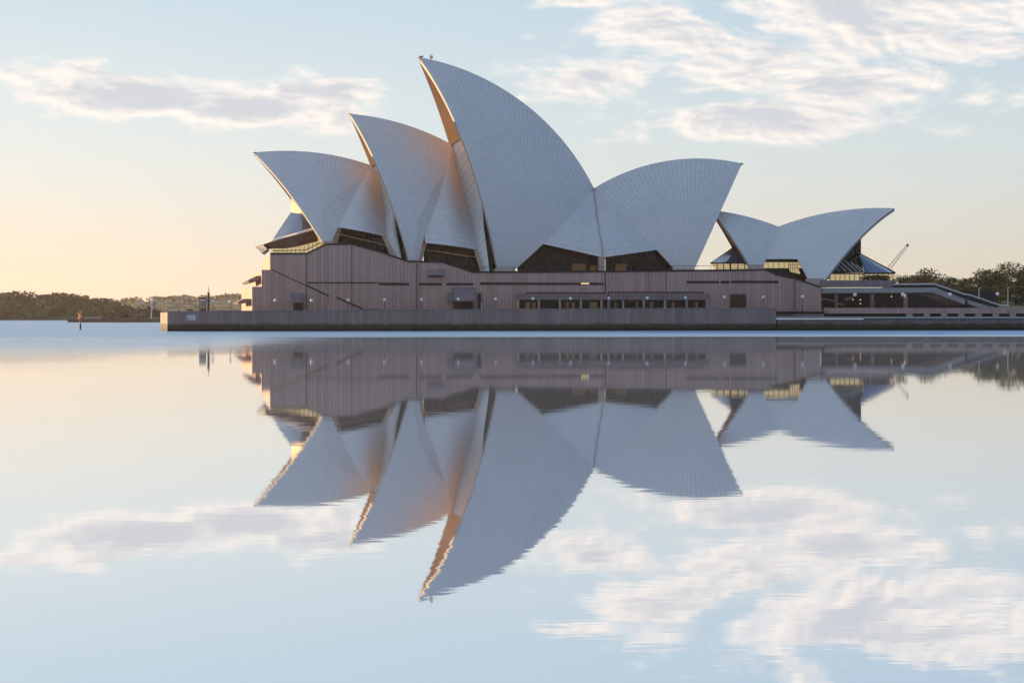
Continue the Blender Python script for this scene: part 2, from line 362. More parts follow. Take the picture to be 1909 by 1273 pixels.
def resample(pl, n):
    pl = [Vector(p) for p in pl]; L = [0]
    for a, b in zip(pl, pl[1:]): L.append(L[-1]+(b-a).length)
    o = []
    for i in range(n+1):
        t = L[-1]*i/n; k = 0
        while k < len(L)-2 and L[k+1] < t: k += 1
        o.append(pl[k].lerp(pl[k+1], 0 if L[k+1] == L[k] else (t-L[k])/(L[k+1]-L[k])))
    return o
def loft(m, A, B, mt, inner='concrete', nr=16, nc=10, bulge=0.0, th=.9, upm=.6, both=True, mirror=True):
    """surface between two lines A and B (top to bottom), bulging towards -v, with real thickness"""
    A = resample(A, nr); B = resample(B, nr); Wd = max((a-b).length for a, b in zip(A, B)) or 1
    G, U = [], []; acc = 0
    for i in range(nr+1):
        row, ur = [], []; wd = (A[i]-B[i]).length
        if i: acc += (A[i].lerp(B[i], .5)-A[i-1].lerp(B[i-1], .5)).length
        for j in range(nc+1):
            c = j/nc; p = A[i].lerp(B[i], c); p.y -= bulge*4*c*(1-c)*(wd/Wd); row.append(p); ur.append((acc*upm*.9, (c-.5)*wd))
        G.append(row); U.append(ur)
    GI = [[Vector((p.x, p.y+th, p.z)) for p in r] for r in G]
    for sg in ((1, -1) if mirror else (1,)):
        m.cut()
        f = lambda g: [[Vector((p.x, p.y*sg, p.z)) for p in r] for r in g]
        g, gi = f(G), f(GI)
        m.grid(g, mt, U, flip=sg < 0); m.grid(gi, inner, flip=sg > 0)
        for e in (0, -1):
            m.grid([g[e], gi[e]], inner, smooth=False); m.grid([[r[e] for r in g], [r[e] for r in gi]], inner, smooth=False)

# ------------------------------------------------------------------ the concert hall
hall = empty('opera_house', (0, 360, 0), HALL.a, 'large white opera house of overlapping pointed shell roofs on a long pinkish granite base', 'opera house')
A1 = Shell(HALL, [(473, 285), (510, 282), (560, 282), (600, 286), (640, 294), (694, 309)], (605, 458))
A2 = Shell(HALL, [(651.8, 213), (700.8, 217.7), (741, 228.5), (775, 240), (808.9, 253.8), (842.6, 269)], (769, 512))
A3 = Shell(HALL, [(780, 107), (842.6, 121), (890, 140.7), (930.4, 162.6), (971, 191.3), (998, 211), (1030, 238.6), (1060, 272.4), (1084, 309.5), (1106, 351)], (931, 528))
A4 = Shell(HALL, [(1383, 306), (1338, 297), (1291, 294.7), (1240, 300.7), (1191, 314), (1153, 328), (1106, 351)], (1282, 530))
A1.trim = [(0, .40), (.09, .42), (.29, .57), (.43, .73), (.55, .83), (.66, .92), (.76, 1), (1, 1)]; A2.trim = [(0, .62), (.115, .62), (.34, .69), (.43, .80), (.535, .88), (.62, .94), (.72, 1), (1, 1)]
for sh, k in ((A1, 26), (A2, 26), (A3, 38), (A4, 30)): sh.build('roof_shell', hall, k)
at = HALL.at
def vline(sh, pts, dv):                              # photo points, laid dv behind the vault's back edge at the same height
    return [at(px, py, sh.back(py).y+dv) for px, py in pts]
def sail_side(sh, apex, band, leg, bottomK, valley, legr, lright, Pv, name):
    m = MB()
    B = sh.rib(1, 1)
    bk = lambda y0, y1, k=10: [sh.back(y0+(y1-y0)*i/k) for i in range(k+1)]
    ya = apex[1]
    # folded strip between the vault and the side shell
    wa = sh.trim[-2][0]; top = sh.rib(1, wa)
    we = min((i/400 for i in range(1, 200)), key=lambda w: abs(HALL.proj(sh.rib(sh.tm(w), w))[1]-band[-1][1]))
    left = [sh.rib(sh.tm(wa+(we-wa)*i/24), wa+(we-wa)*i/24) for i in range(25)]
    right = [top]+vline(sh, band, .9)
    loft(m, left, right, 'side_tile', nr=14, nc=4, th=.7)
    # side shell
    VB = [at(px, py, v) for px, py, v in valley]
    K1 = vline(sh, [bottomK[0]], .9)[0]
    sl_ = [sh.rib(1, 1+(wa-1)*i/8) for i in range(9)]+vline(sh, band[:-1], .9)
    sl_ = [p for i, p in enumerate(sl_) if i < 9 or HALL.proj(p)[1] <= bottomK[0][1]+.5]+[K1]
    loft(m, sl_, VB, 'side_tile', nr=24, nc=14, bulge=3.0, th=.9)
    o = m.build('side_shell', hall)
    m = MB()
    loft(m, [at(*p) for p in leg[0]], [at(*p) for p in leg[1]], 'concrete', nr=3, nc=1, th=.8)
    loft(m, [at(*p) for p in legr[0]], [at(*p) for p in legr[1]], 'concrete', nr=3, nc=1, th=.8)
    loft(m, [at(*p) for p in legr[1]], [at(*p) for p in legr[2]], 'side_tile', nr=6, nc=2, th=.8)
    m.build('arch_leg', hall)
    m = MB()
    VL = [at(px, py, v) for px, py, v in valley]+[at(px, py, v) for px, py, v in Pv]
    loft(m, VL, [at(*p) for p in lright], 'shell_tile', nr=26, nc=8, bulge=1.2, th=.8, upm=.5)
    m.build('louvre_shell', hall)
sail_side(A1, (664, 352), [(659, 366), (643, 399), (631, 423.5), (621, 444), (619, 450)],
          ([(630.5, 424, -15.5), (620, 446, -18.5), (618, 458, -19)], [(636, 426, -14.5), (632, 442, -16.5), (628, 458, -17)]),
          [(631, 424), (719, 441)],
          [(694, 309, 0), (706, 332, -2), (713, 370, -5), (718, 405, -9.5), (719, 441.5, -15.5)],
          ([(711, 441, -15), (721, 460, -17), (728, 480, -19)], [(718.8, 441.5, -16), (730, 460, -18.6), (741, 480, -20.5)], [(719.5, 441.5, -16.3), (734, 460, -18.8), (744, 480, -20.8)]),
          [(694, 309, 0), (716, 306, 0), (735, 340, -3), (737, 370, -8), (735, 402, -13), (740, 437, -17.5), (749, 482, -21.5)],
          [(728, 455, -18), (742, 482, -21)], 'a')
sail_side(A2, (820, 346), [(818, 368), (808, 397), (791, 439), (784, 470), (780, 490)],
          ([(790, 452, -19.5), (783, 472, -22), (779, 491, -23)], [(796, 453.5, -18.5), (791, 470, -20.5), (786, 491, -21.5)]),
          [(793, 453), (890, 466)],
          [(842.6, 269, 0), (851, 315, -2.5), (868, 372, -6.8), (882, 420, -12), (890, 466, -19)],
          ([(883, 466, -18.5), (890, 487, -21), (897, 510, -23)], [(890, 466, -19.5), (898, 487, -22), (905, 510, -24)], [(891.5, 466, -19.8), (900, 487, -22.3), (908, 510, -24.3)]),
          [(842.6, 269, 0), (872, 250, 0), (893, 300, -3), (900, 345, -8), (899, 385, -13), (902, 425, -17.5), (907, 460, -21), (913, 511, -24.5)],
          [(899, 487, -22), (909, 511, -24.3)], 'b')
# the two side shells that meet at the central seam
m = MB()
yb = 455; L3 = [A3.back(352+(yb-352)*i/14) for i in range(15)]; vK = L3[-1].y
R4 = [A4.back(352+(466-352)*i/14) for i in range(15)]; vK4 = R4[-1].y
seam = [(1106, 351, -.05), (1110.5, 385, -6), (1116, 425, -11.5), (1121, 455, vK-.5), (1124, 480, vK-2.6)]
SM = [at(*p) for p in seam]
loft(m, L3, SM, 'side_tile', nr=22, nc=14, bulge=.6, th=1.1)
loft(m, [p+Vector((.12, .02, 0)) for p in SM], R4, 'side_tile', nr=22, nc=14, bulge=.6, th=1.1)
m.build('side_shell', hall)
m = MB()
p = at(1116.5, 479, vK-2.5); q = at(1127.5, 510, vK-2.5); m.box(p.x, q.x, vK-2.5, vK-1.2, q.z-2, p.z, 'concrete'); m.build('seam_pillar', hall)
m = MB(); sp = resample(SM, 16)
for p, q in zip(sp, sp[1:]): m.tube(p+Vector((0, -.35, 0)), q+Vector((0, -.35, 0)), .11, .11, 'concrete', 6)
m.build('seam_joint', hall)
# feet of the vaults
m = MB()
for (x0, x1, x2, x3, y0, y1, v) in ((603, 621, 619, 606, 449, 462, -20), (756, 784, 781, 762, 484, 495, -25), (925, 958, 968, 919, 500, 513, -26), (1262, 1294, 1302, 1254, 500, 512, -24)):
    m.cut(); P = [at(x0, y0, v), at(x1, y0, v), at(x2, y1, v-1), at(x3, y1, v-1)]
    m.prism(P, [p+Vector((0, 5, 0)) for p in P], 'concrete')
m.build('vault_foot', hall)
# bronze glass walls between louvre shells and vaults, and the foyers under the arches
def gapwall(lr, sh, ys):
    m = MB(); A = [at(px, py, v+.9) for px, py, v in lr]
    B = [sh.front(y)+Vector((1.2, 1.6, 0)) for y in ys]
    loft(m, A, B, 'dark_glass', 'dark_glass', nr=14, nc=3, th=.2, mirror=False); return m.build('glass_wall', hall)
gapwall([(735, 402, -13), (740, 437, -17.5), (749, 484, -21.5)], A2, (385, 420, 450, 484))
gapwall([(899, 370, -12), (902, 425, -17.5), (907, 460, -21), (913, 513, -24.5)], A3, (340, 400, 450, 513))
m = MB()
for px, py, v in ((907, 470, -24.2), (909, 480, -24.4)):
    pass
def foyer(x0, x1, ytop, ybot, v, name='foyer_glass', k=9):
    m = MB(); a, b = at(x0, ytop, v), at(x1, ytop, v); zb = at(x0, ybot, v).z
    m.box(a.x, b.x, v, v+.3, zb, a.z, 'dark_glass'); o = m.build(name, hall)
    m = MB()
    for i in range(k+1):
        x = a.x+(b.x-a.x)*i/k; m.box(x-.06, x+.06, v-.2, v-.01, zb, a.z, 'black_paint')
    for z in (zb+(a.z-zb)*.35, zb+(a.z-zb)*.72): m.box(a.x, b.x, v-.26, v-.22, z-.07, z+.07, 'bronze')
    m.build('mullions', o); return o
foyer(612, 742, 425, 500, -12.0, k=16); foyer(790, 915, 450, 520, -14.5, k=16); foyer(1129, 1268, 463, 520, -10.5, k=15); o = foyer(965, 1127, 453, 520, -12.5, k=16)
for x0, x1, y0, y1 in ((1067, 1092, 492, 504), (1147, 1168, 492, 504, ), (1100, 1112, 495, 504)):
    m = MB(); p, q = at(x0, y0, -12.9), at(x1, y1, -12.9); m.box(p.x, q.x, -12.95, -12.82, q.z, p.z, 'dim_glass'); m.build('lit_window', o)
m = MB(); p = at(636, 438, -14); q = at(722, 459, -15)
m.tube(at(634, 437, -13.6), at(722, 458, -15), .12, .12, 'concrete', 6); m.cut(); m.tube(at(795, 466, -16), at(886, 480, -17), .12, .12, 'concrete', 6); m.build('foyer_handrail', hall)

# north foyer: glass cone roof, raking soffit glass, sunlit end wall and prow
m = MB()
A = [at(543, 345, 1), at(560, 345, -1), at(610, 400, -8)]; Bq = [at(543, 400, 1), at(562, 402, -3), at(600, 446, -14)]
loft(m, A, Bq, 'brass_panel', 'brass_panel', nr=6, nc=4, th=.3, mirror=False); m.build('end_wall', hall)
m = MB()
loft(m, [at(542.5, 396, -1), at(558, 398, -5), at(572, 408, -9.5), at(586, 428, -14.5)], [at(508, 447.5, -3), at(530, 442, -9), at(555, 434.5, -13), at(586, 426, -15.5)], 'sky_tint_glass', 'dark_metal', nr=14, nc=5, bulge=.6, th=.3, mirror=False)
cone = m.build('glass_roof', hall)
m = MB(); top = [at(491, 455, -4.5), at(509, 448.5, -7.5), at(530, 442.6, -9.5), at(556, 435.5, -13.2), at(586, 426.5, -15.8)]
for p, q in zip(top, top[1:]): m.tube(p, q, .28, .28, 'rail_white', 6)
m.build('roof_gutter', hall)
m = MB(); loft(m, [at(491, 456, -4.4), at(509, 449.5, -7.4), at(530, 443.6, -9.4), at(556, 436.5, -13.1), at(588, 427, -15.7)], [at(497, 464.5, -3.5), at(511, 464.5, -6), at(532, 463.5, -8.5), at(556, 459.5, -12), at(592, 450, -14.5)], 'soffit_glass', 'soffit_glass', nr=14, nc=4, th=.3, mirror=False)
sg = m.build('soffit_glass', hall)
m = MB()
for i in range(22):
    t_ = i/21; tp = resample([at(491, 456, -4.8), at(530, 443.6, -9.8), at(556, 436.5, -13.5), at(588, 427, -16.1)], 21)[i]; bt = resample([at(497, 464.5, -3.9), at(532, 463.5, -8.9), at(556, 459.5, -12.4), at(592, 450, -14.9)], 21)[i]
    m.tube(tp, bt, .07, .07, 'bronze', 5)
m.build('mullions', sg)
m = MB(); loft(m, [at(505, 464, -6), at(532, 463, -8), at(556, 459, -11), at(600, 446, -14)], [at(505, 478, -6.2), at(532, 478, -8.2), at(560, 478, -11.2), at(604, 462, -14.2)], 'glow_glass', 'dark_glass', nr=8, nc=2, th=.2, mirror=False); lw = m.build('lower_glass', hall)
m = MB()
for px in range(511, 600, 8): yt_ = 464.5 if px < 536 else 464.5-(px-536)*.24; m.tube(at(px, 478, -9-(px-511)*.08), at(px, yt_, -9-(px-511)*.08), .07, .07, 'bronze', 5)
m.tube(at(508, 467.5, -12.5), at(570, 466.5, -14), .1, .1, 'bronze', 5); m.tube(at(570, 466.5, -14), at(598, 452, -16), .1, .1, 'bronze', 5); m.build('mullions', lw)
m = MB(); P = [at(475, 459.5, 0), at(490, 455, -4), at(498, 464.5, -5), at(488, 472.5, -5)]
m.prism(P, [p+Vector((.4, 4, -.2)) for p in P], 'pale_concrete'); m.build('prow', hall)

# ------------------------------------------------------------------ granite base
VW = -36.0
def wallpoly(m, pts, v0, v1, mt):
    P = [at(px, py, v0) for px, py in pts]; m.prism(P, [Vector((p.x, v1, p.z)) for p in P], mt)
m = MB()
OUT = [(503.7, 474.4), (572.4, 474.4), (607.6, 456.8), (656, 456.8), (705, 470), (762, 489.3), (824, 490), (854, 500), (881, 509), (1060, 508.5), (1200, 507), (1426.6, 504.5), (1448, 513.4), (1483.6, 521.4), (1530, 536.6)]
top = [at(px, py, VW) for px, py in OUT]
fl = [Vector((p.x, VW, 3.0)) for p in (top[-1], top[0])]
m.prism(top+fl, [Vector((p.x, 30, p.z)) for p in top+fl], 'granite')
def tier(x0, x1, y0, y1, v0, vfar):
    a_, b_ = at(x0, y0, v0), at(x1, y0, vfar); z0 = at(x0, y1, v0).z; xr = top[0].x-.003+0
    P = [Vector((xr, v0, 0)), Vector((a_.x, v0, 0)), Vector((b_.x, vfar, 0)), Vector((xr, vfar, 0))]
    zt = a_.z; lo = [Vector((p.x, p.y, z0)) for p in P]; hi = [Vector((p.x, p.y, zt)) for p in P]
    m.face(lo[::-1], 'granite'); m.face(hi, 'paving')
    for i in range(4): j = (i+1) % 4; m.face([lo[j], lo[i], hi[i], hi[j]], 'granite')
tier(503.6, 490, 474.6, 503, VW+.004, 8); tier(487.8, 471, 503, 534.5, VW+.006, 10); tier(470, 450.5, 534.5, 588, VW+.008, 12)
wall = m.build('granite_base', hall)
m = MB()                                             # capping along the top of the wall, and recessed walkway rail
tp = [at(px, py, VW-.15) for px, py in OUT]
for p, q in zip(tp, tp[1:]):
    m.prism([p+Vector((0, 0, -.02)), q+Vector((0, 0, -.02)), q+Vector((0, 0, .38)), p+Vector((0, 0, .38))], [p+Vector((0, 1.2, -.02)), q+Vector((0, 1.2, -.02)), q+Vector((0, 1.2, .38)), p+Vector((0, 1.2, .38))], 'dark_metal')
m.build('wall_capping', hall)
m = MB(); tr = [p+Vector((0, .8, 1.25)) for p in tp[8:12]]
for p, q in zip(tr, tr[1:]):
    m.tube(p, q, .05, .05, 'dark_metal', 5); k = int((q-p).length/3)
    for i in range(k): c = p.lerp(q, i/k); m.tube(c, c-Vector((0, 0, 1.0)), .04, .04, 'dark_metal', 4)
m.build('terrace_railing', hall)
# slit windows with a projecting lip
def slit(x0, x1, y0, y1):
    m = MB(); p, q = at(x0, y0, VW), at(x1, y1, VW); m.box(p.x, q.x, VW-.09, VW+.3, q.z, p.z, 'black_paint'); o = m.build('slit_window', hall)
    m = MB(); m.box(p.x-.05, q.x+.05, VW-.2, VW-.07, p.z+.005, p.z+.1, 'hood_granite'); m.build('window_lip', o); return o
for s_ in ((706.5, 763, 527.5, 532), (781, 823, 528, 532), (832, 882, 528, 532), (895, 1125, 527, 531.5), (1280.5, 1340, 524, 528.2), (1344, 1360, 524, 528.2), (1363, 1450.5, 523.5, 528)): sw = slit(*s_)
m = MB(); p = at(1083, 526.5, VW); q = at(1098, 531, VW); m.box(p.x, q.x, VW-.10, VW-.064, q.z+.1, p.z-.05, 'amber_lamp'); m.build('lit_pane', hall)
# hoods
def hood(poly, v1, name='hood', dz=None):
    m = MB(); P = [at(px, py, VW) for px, py in poly]; Q = [Vector((p.x, VW, p.z)) for p in P]
    return P
def wedge(x0, x1, yt, yb, out=2.2, name='door_hood'):
    m = MB(); a_, b_ = at(x0, yt, VW), at(x1, yb, VW)
    u0, u1, zt, zb = a_.x, b_.x, a_.z, b_.z
    S0 = [Vector((u0, VW-.003, zt)), Vector((u0, VW-out, zb+.35)), Vector((u0, VW-out, zb)), Vector((u0, VW-.003, zb))]
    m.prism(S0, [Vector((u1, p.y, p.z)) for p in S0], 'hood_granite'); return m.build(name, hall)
wedge(543, 566, 546, 565); wedge(797, 827, 502, 514); wedge(845, 883, 535, 562, 2.6); wedge(834, 844.6, 545, 562, 1.2)
m = MB()
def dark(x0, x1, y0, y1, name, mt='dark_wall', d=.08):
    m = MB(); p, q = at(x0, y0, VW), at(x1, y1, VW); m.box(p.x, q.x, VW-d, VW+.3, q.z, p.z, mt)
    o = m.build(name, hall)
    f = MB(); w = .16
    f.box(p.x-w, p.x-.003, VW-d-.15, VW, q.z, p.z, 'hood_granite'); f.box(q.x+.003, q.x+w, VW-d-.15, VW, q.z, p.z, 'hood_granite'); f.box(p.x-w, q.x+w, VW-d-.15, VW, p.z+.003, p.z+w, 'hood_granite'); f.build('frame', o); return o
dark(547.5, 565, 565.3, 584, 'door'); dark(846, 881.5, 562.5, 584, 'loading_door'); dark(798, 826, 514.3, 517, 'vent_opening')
dark(891, 896, 547, 582, 'slot_shade_panel'); dark(1361, 1390, 549, 580, 'door', 'bronze')  # the narrow slot is a dark panel set proud, painted for its shade
m = MB(); m.tube(at(897.5, 563, VW-.3), at(897.5, 582, VW-.3), .12, .12, 'rail_white', 6); m.build('downpipe', hall)
m = MB()                                             # raking stair string on the wall
for (x0, y0, x1, y1, w) in ((570, 533, 613, 553.5, .18), (627, 556, 677, 578, .20), (508, 504, 570, 533, .10)):
    m.cut(); p, q = at(x0, y0, VW-.1), at(x1, y1, VW-.1)
    m.prism([p, q, q+Vector((0, 0, w*2)), p+Vector((0, 0, w*2))], [c+Vector((0, .09, 0)) for c in (p, q, q+Vector((0, 0, w*2)), p+Vector((0, 0, w*2)))], 'dark_wall')
m.build('stair_string', hall)
m = MB()
for (x0, x1, y) in ((574, 706, 527), (677, 706, 577.5), (980, 1128, 546), (1133, 1312, 544.8)):
    m.cut(); p, q = at(x0, y, VW), at(x1, y, VW); m.box(p.x, q.x, VW-.12, VW-.002, p.z-.12, p.z+.12, 'dark_wall')
m.build('string_course', hall)
for px, y0, y1, w_, mt_ in ((571.5, 475.5, 577, .07, 'dark_wall'), (777, 491, 577, .09, 'bronze'), (782.5, 491, 577, .06, 'hood_granite'), (1128.6, 510, 576, .09, 'dark_wall'), (1481.5, 523, 577, .07, 'dark_wall'), (1241, 508, 544, .05, 'dark_wall'), (656, 459, 577, .05, 'dark_wall')):
    m = MB(); p, q = at(px, y0, VW), at(px, y1, VW); m.box(p.x-w_, p.x+w_, VW-.09, VW-.005, q.z, p.z, mt_); m.build('wall_joint', hall)
# covered window bay with columns
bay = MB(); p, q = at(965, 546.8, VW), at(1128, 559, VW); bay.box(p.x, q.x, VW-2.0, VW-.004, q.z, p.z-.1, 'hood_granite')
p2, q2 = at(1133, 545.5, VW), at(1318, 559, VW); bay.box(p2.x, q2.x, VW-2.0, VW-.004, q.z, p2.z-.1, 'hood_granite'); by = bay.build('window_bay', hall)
m = MB(); p, q = at(968, 559, VW), at(1316, 584, VW); m.box(p.x, q.x, VW-.10, VW-.002, q.z, p.z-.01, 'dark_glass'); m.build('bay_glass', by)
for px in (966, 1004.5, 1043.5, 1082.5, 1121, 1134.5, 1161.5, 1200, 1239.5, 1279.5, 1317.5):
    m = MB(); p = at(px, 559, VW-1.7); m.box(p.x-.22, p.x+.22, VW-1.9, VW-1.5, 4.2, q.z+2.9, 'pale_concrete')
    zt = at(px, 559, VW-1.7).z; m = MB(); m.box(p.x-.22, p.x+.22, VW-1.9, VW-1.5, 4.2, zt-.01, 'pale_concrete'); m.build('column', by)
for px, w in ((980, 8), (992, 6), (1055, 5), (1066, 5), (1099, 14), (1145, 4), (1186, 3), (1212, 5), (1252, 6), (1296, 5)):
    m = MB(); p, q = at(px, 563, VW), at(px+w, 577, VW); m.box(p.x, q.x, VW-.16, VW-.104, q.z, p.z, 'dim_glass'); m.build('lit_pane', by)
# hoods on the sunlit north end
m = MB()
for poly, v0, v1 in (([(489, 513.5), (478, 514.5), (462, 523), (465, 526.5), (489, 520.5)], -33, -6), ([(471, 557), (455, 557), (443, 563.5), (446, 567), (471, 563)], -33, -8)):
    m.cut(); P = [at(px, py, v0) for px, py in poly]; m.prism(P, [Vector((p.x-(v1-v0)*.12, v1, p.z)) for p in P], 'hood_granite')
m.build('north_hood', hall)
m = MB(); tipp = at(783, 106, 0)
m.tube(at(803, 110, 0), at(803, 104, 0), .22, .18, 'dark_metal', 6); m.tube(at(803, 110, 0), at(803, 101, 0), .09, .09, 'dark_metal', 5)
m.cut(); m.tube(at(806, 110, 0), at(806, 104, 0), .10, .10, 'dark_metal', 5)
for px in (780, 782): m.cut(); m.tube(at(px, 109, 0), at(px, 104, 0), .07, .07, 'dark_metal', 5)
m.cut(); m.tube(at(783, 107.5, 0), at(789, 105, 0), .2, .15, 'dark_metal', 6)
m.build('tip_fixture', hall)
m = MB(); m.tube(at(472, 285.3, 0), at(478, 284.7, 0), .12, .16, 'dark_metal', 6); m.cut(); m.tube(at(1386, 307, 0), at(1380, 304.5, 0), .12, .18, 'dark_metal', 6); m.cut(); m.tube(at(650.5, 213, 0), at(655, 213, 0), .1, .14, 'dark_metal', 6); m.build('tip_cap', hall)

# ------------------------------------------------------------------ restaurant
rest = empty('restaurant', (0, 366, 0), REST.a, 'small twin-shell white pavilion with slanting glass walls beside the opera house', 'restaurant')
ra = REST.at
R1 = Shell(REST, [(1325, 392), (1350, 395), (1384, 401.4), (1417, 411), (1451, 422.4)], (1413, 524), 75.2)
R2 = Shell(REST, [(1667.7, 388.9), (1643.6, 387.4), (1604, 388.9), (1568, 393), (1526, 400.4), (1488.6, 409.8), (1451, 422.4)], (1520, 548), 75.2)
R1.build('roof_shell', rest, 18, .8); R2.build('roof_shell', rest, 26, .8)
m = MB()
LA = [R1.back(423+(483-423)*i/12) for i in range(13)]; LB = [R2.back(423+(483-423)*i/12) for i in range(13)]
HALLB = HALL; loft(m, LA, LB, 'side_tile', nr=18, nc=8, bulge=.5, th=.7); m.build('side_shell', rest)
m = MB()                                             # pedestals
for (x0, x1, x2, x3, y0, y1, v) in ((1397, 1423, 1427, 1392, 494, 508, R1.P.y+.3), (1505, 1535, 1542, 1497, 519, 536, R2.P.y+.3)):
    m.cut(); P = [ra(x0, y0, v), ra(x1, y0, v), ra(x2, y1, v-.8), ra(x3, y1, v-.8)]; m.prism(P, [p+Vector((0, 3, 0)) for p in P], 'concrete')
m.build('vault_foot', rest)
def rloft(A, B, mt, name, nr=8, nc=3, mirror=False, th=.2, parent=rest):
    m = MB(); loft(m, [ra(*p) for p in A], [ra(*p) for p in B], mt, 'dark_metal', nr=nr, nc=nc, th=th, mirror=mirror); return m.build(name, parent)
g1 = rloft([(1371, 458, -1), (1371, 458, -1.2), (1398, 490, -10)], [(1325, 489, -1), (1345, 489.5, -9), (1398, 491, -10.5)], 'sky_tint_glass', 'glass_roof')
m = MB()
for i in range(7):
    t_ = i/6; m.tube(ra(1371, 458, -1.4).lerp(ra(1392, 484, -9), t_*.9), ra(1326, 490, -1.5).lerp(ra(1396, 491, -11), t_), .07, .07, 'dark_metal', 5)
m.tube(ra(1325, 490.5, -1.2), ra(1398, 491.5, -11), .22, .22, 'dark_metal', 6); m.build('roof_bars', g1)
g2 = rloft([(1327, 492, -1), (1360, 492, -9), (1398, 492, -10)], [(1337, 508, -1), (1362, 508, -8), (1398, 508, -9.5)], 'glow_glass', 'glass_wall')
m = MB()
for px in (1337, 1349, 1361, 1362.5, 1376, 1388): m.tube(ra(px, 509, -11.5), ra(px, 491, -11.5), .1, .1, 'bronze', 5)
m.tube(ra(1335, 500, -11.5), ra(1396, 500, -11.5), .06, .06, 'bronze', 5); m.build('mullions', g2)
g3 = rloft([(1424, 489, -10), (1490, 489, -10)], [(1424, 500, -10), (1496, 500, -10)], 'glow_glass', 'glass_wall')
rloft([(1427, 484, -9.7), (1487, 484, -9.7)], [(1424, 489, -9.7), (1493, 489, -9.7)], 'dark_glass', 'glass_wall')
rloft([(1422, 500, -9.6), (1500, 500, -9.6)], [(1422, 530, -9.6), (1512, 530, -9.6)], 'dark_glass', 'glass_wall')
rloft([(1471, 500, -10.1), (1488, 500, -10.1)], [(1473, 507, -10.1), (1492, 511, -10.1)], 'glow_glass', 'glass_wall')
m = MB()
for px in (1432, 1442, 1452, 1462, 1470, 1474, 1478, 1482, 1486): m.tube(ra(px, 502 if px < 1470 else 510, -10.6), ra(px, 486, -10.6), .07, .07, 'bronze', 5)
for y_ in (494, 499): m.tube(ra(1470, y_, -10.6), ra(1490, y_, -10.6), .05, .05, 'bronze', 5)
m.tube(ra(1430, 487, -10.6), ra(1488, 487, -10.6), .06, .06, 'bronze', 5)
m.build('mullions', g3)
# right-hand glass: tall fins, raking bars, sky-tinted glass roof, glowing wall below
rloft([(1604, 440, -1), (1570, 474, -6), (1537, 518, -11)], [(1604, 476, -1.2), (1580, 500, -6.2), (1548, 522, -11.2)], 'dark_glass', 'glass_wall')
m = MB()
for px, yt in ((1604, 440), (1600, 444), (1596.5, 448), (1592, 452), (1587, 458)): m.tube(ra(px, 478, -2.6), ra(px, yt+3, -2.6), .16, .16, 'bronze', 5)
m.build('fins', rest)
rloft([(1602, 473, -3), (1598, 478, -5), (1548, 506, -12)], [(1611, 508, -5), (1600, 508, -8), (1546, 509, -12.4)], 'dark_glass', 'glass_wall')
gr = rloft([(1601, 472.5, -1), (1601, 472.5, -3.2), (1612, 508, -11)], [(1668, 508, -1), (1660, 508, -6), (1612, 508.5, -11.2)], 'sky_tint_glass', 'glass_roof', nr=10, nc=5)
m = MB()
for i in range(9):
    t_ = i/8; m.tube(ra(1602, 474, -3.5).lerp(ra(1612, 507, -11), t_), ra(1667, 508, -1.5).lerp(ra(1614, 508, -11.6), t_), .06, .06, 'dark_metal', 5)
m.tube(ra(1668, 509, -1.3), ra(1612, 509.3, -11.5), .28, .28, 'dark_metal', 6); m.tube(ra(1601, 472, -1.5), ra(1668.5, 508, -1.5), .16, .16, 'dark_metal', 6)
m.build('roof_bars', gr)
m = MB()
for x0, y0, x1, y1 in ((1560, 490, 1577, 506), (1566, 487, 1588, 507), (1575, 486, 1598, 506.5), (1586, 489, 1605, 506), (1597, 494, 1611, 506), (1551, 501, 1554, 504.5), (1559, 500, 1564, 505)):
    m.tube(ra(x0, y0, -12.6), ra(x1, y1, -12.6), .12, .12, 'rail_white', 5)
m.build('raking_bars', rest)
g4 = rloft([(1546, 511, -12), (1612, 511, -10.5), (1666, 511, -1)], [(1547, 524, -12), (1614, 524, -10.3), (1663, 524, -1)], 'glow_glass', 'glass_wall')
m = MB()
for px in range(1548, 1668, 9): m.tube(ra(px, 526, -12.8), ra(px, 510, -12.8), .08, .08, 'bronze', 5)
m.build('mullions', g4)
m = MB(); p, q = ra(1547, 508.7, -12.3), ra(1612, 511, -12.3); m.box(p.x, q.x, -12.6, -11, q.z, p.z, 'bronze'); m.build('eaves_beam', rest)

# ------------------------------------------------------------------ sea wall, promenade, right-hand terraces
VS = -48.0
sea = empty('sea_wall', (0, 360, 0), HALL.a, 'long granite sea wall with tide-stained foot below the opera house', 'sea wall')
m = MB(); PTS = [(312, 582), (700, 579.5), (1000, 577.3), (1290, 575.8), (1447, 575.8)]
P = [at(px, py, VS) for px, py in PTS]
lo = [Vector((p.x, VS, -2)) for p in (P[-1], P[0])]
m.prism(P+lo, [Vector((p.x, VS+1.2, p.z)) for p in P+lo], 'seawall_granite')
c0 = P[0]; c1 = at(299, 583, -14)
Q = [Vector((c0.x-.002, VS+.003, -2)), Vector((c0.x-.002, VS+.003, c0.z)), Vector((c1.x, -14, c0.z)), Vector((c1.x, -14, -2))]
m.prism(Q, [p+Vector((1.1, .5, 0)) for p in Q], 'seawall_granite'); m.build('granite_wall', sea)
m = MB()
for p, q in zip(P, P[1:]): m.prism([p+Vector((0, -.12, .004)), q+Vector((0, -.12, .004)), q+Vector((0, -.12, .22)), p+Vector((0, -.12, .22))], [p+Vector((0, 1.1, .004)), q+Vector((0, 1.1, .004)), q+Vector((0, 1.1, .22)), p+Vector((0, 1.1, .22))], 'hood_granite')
m.build('coping', sea)
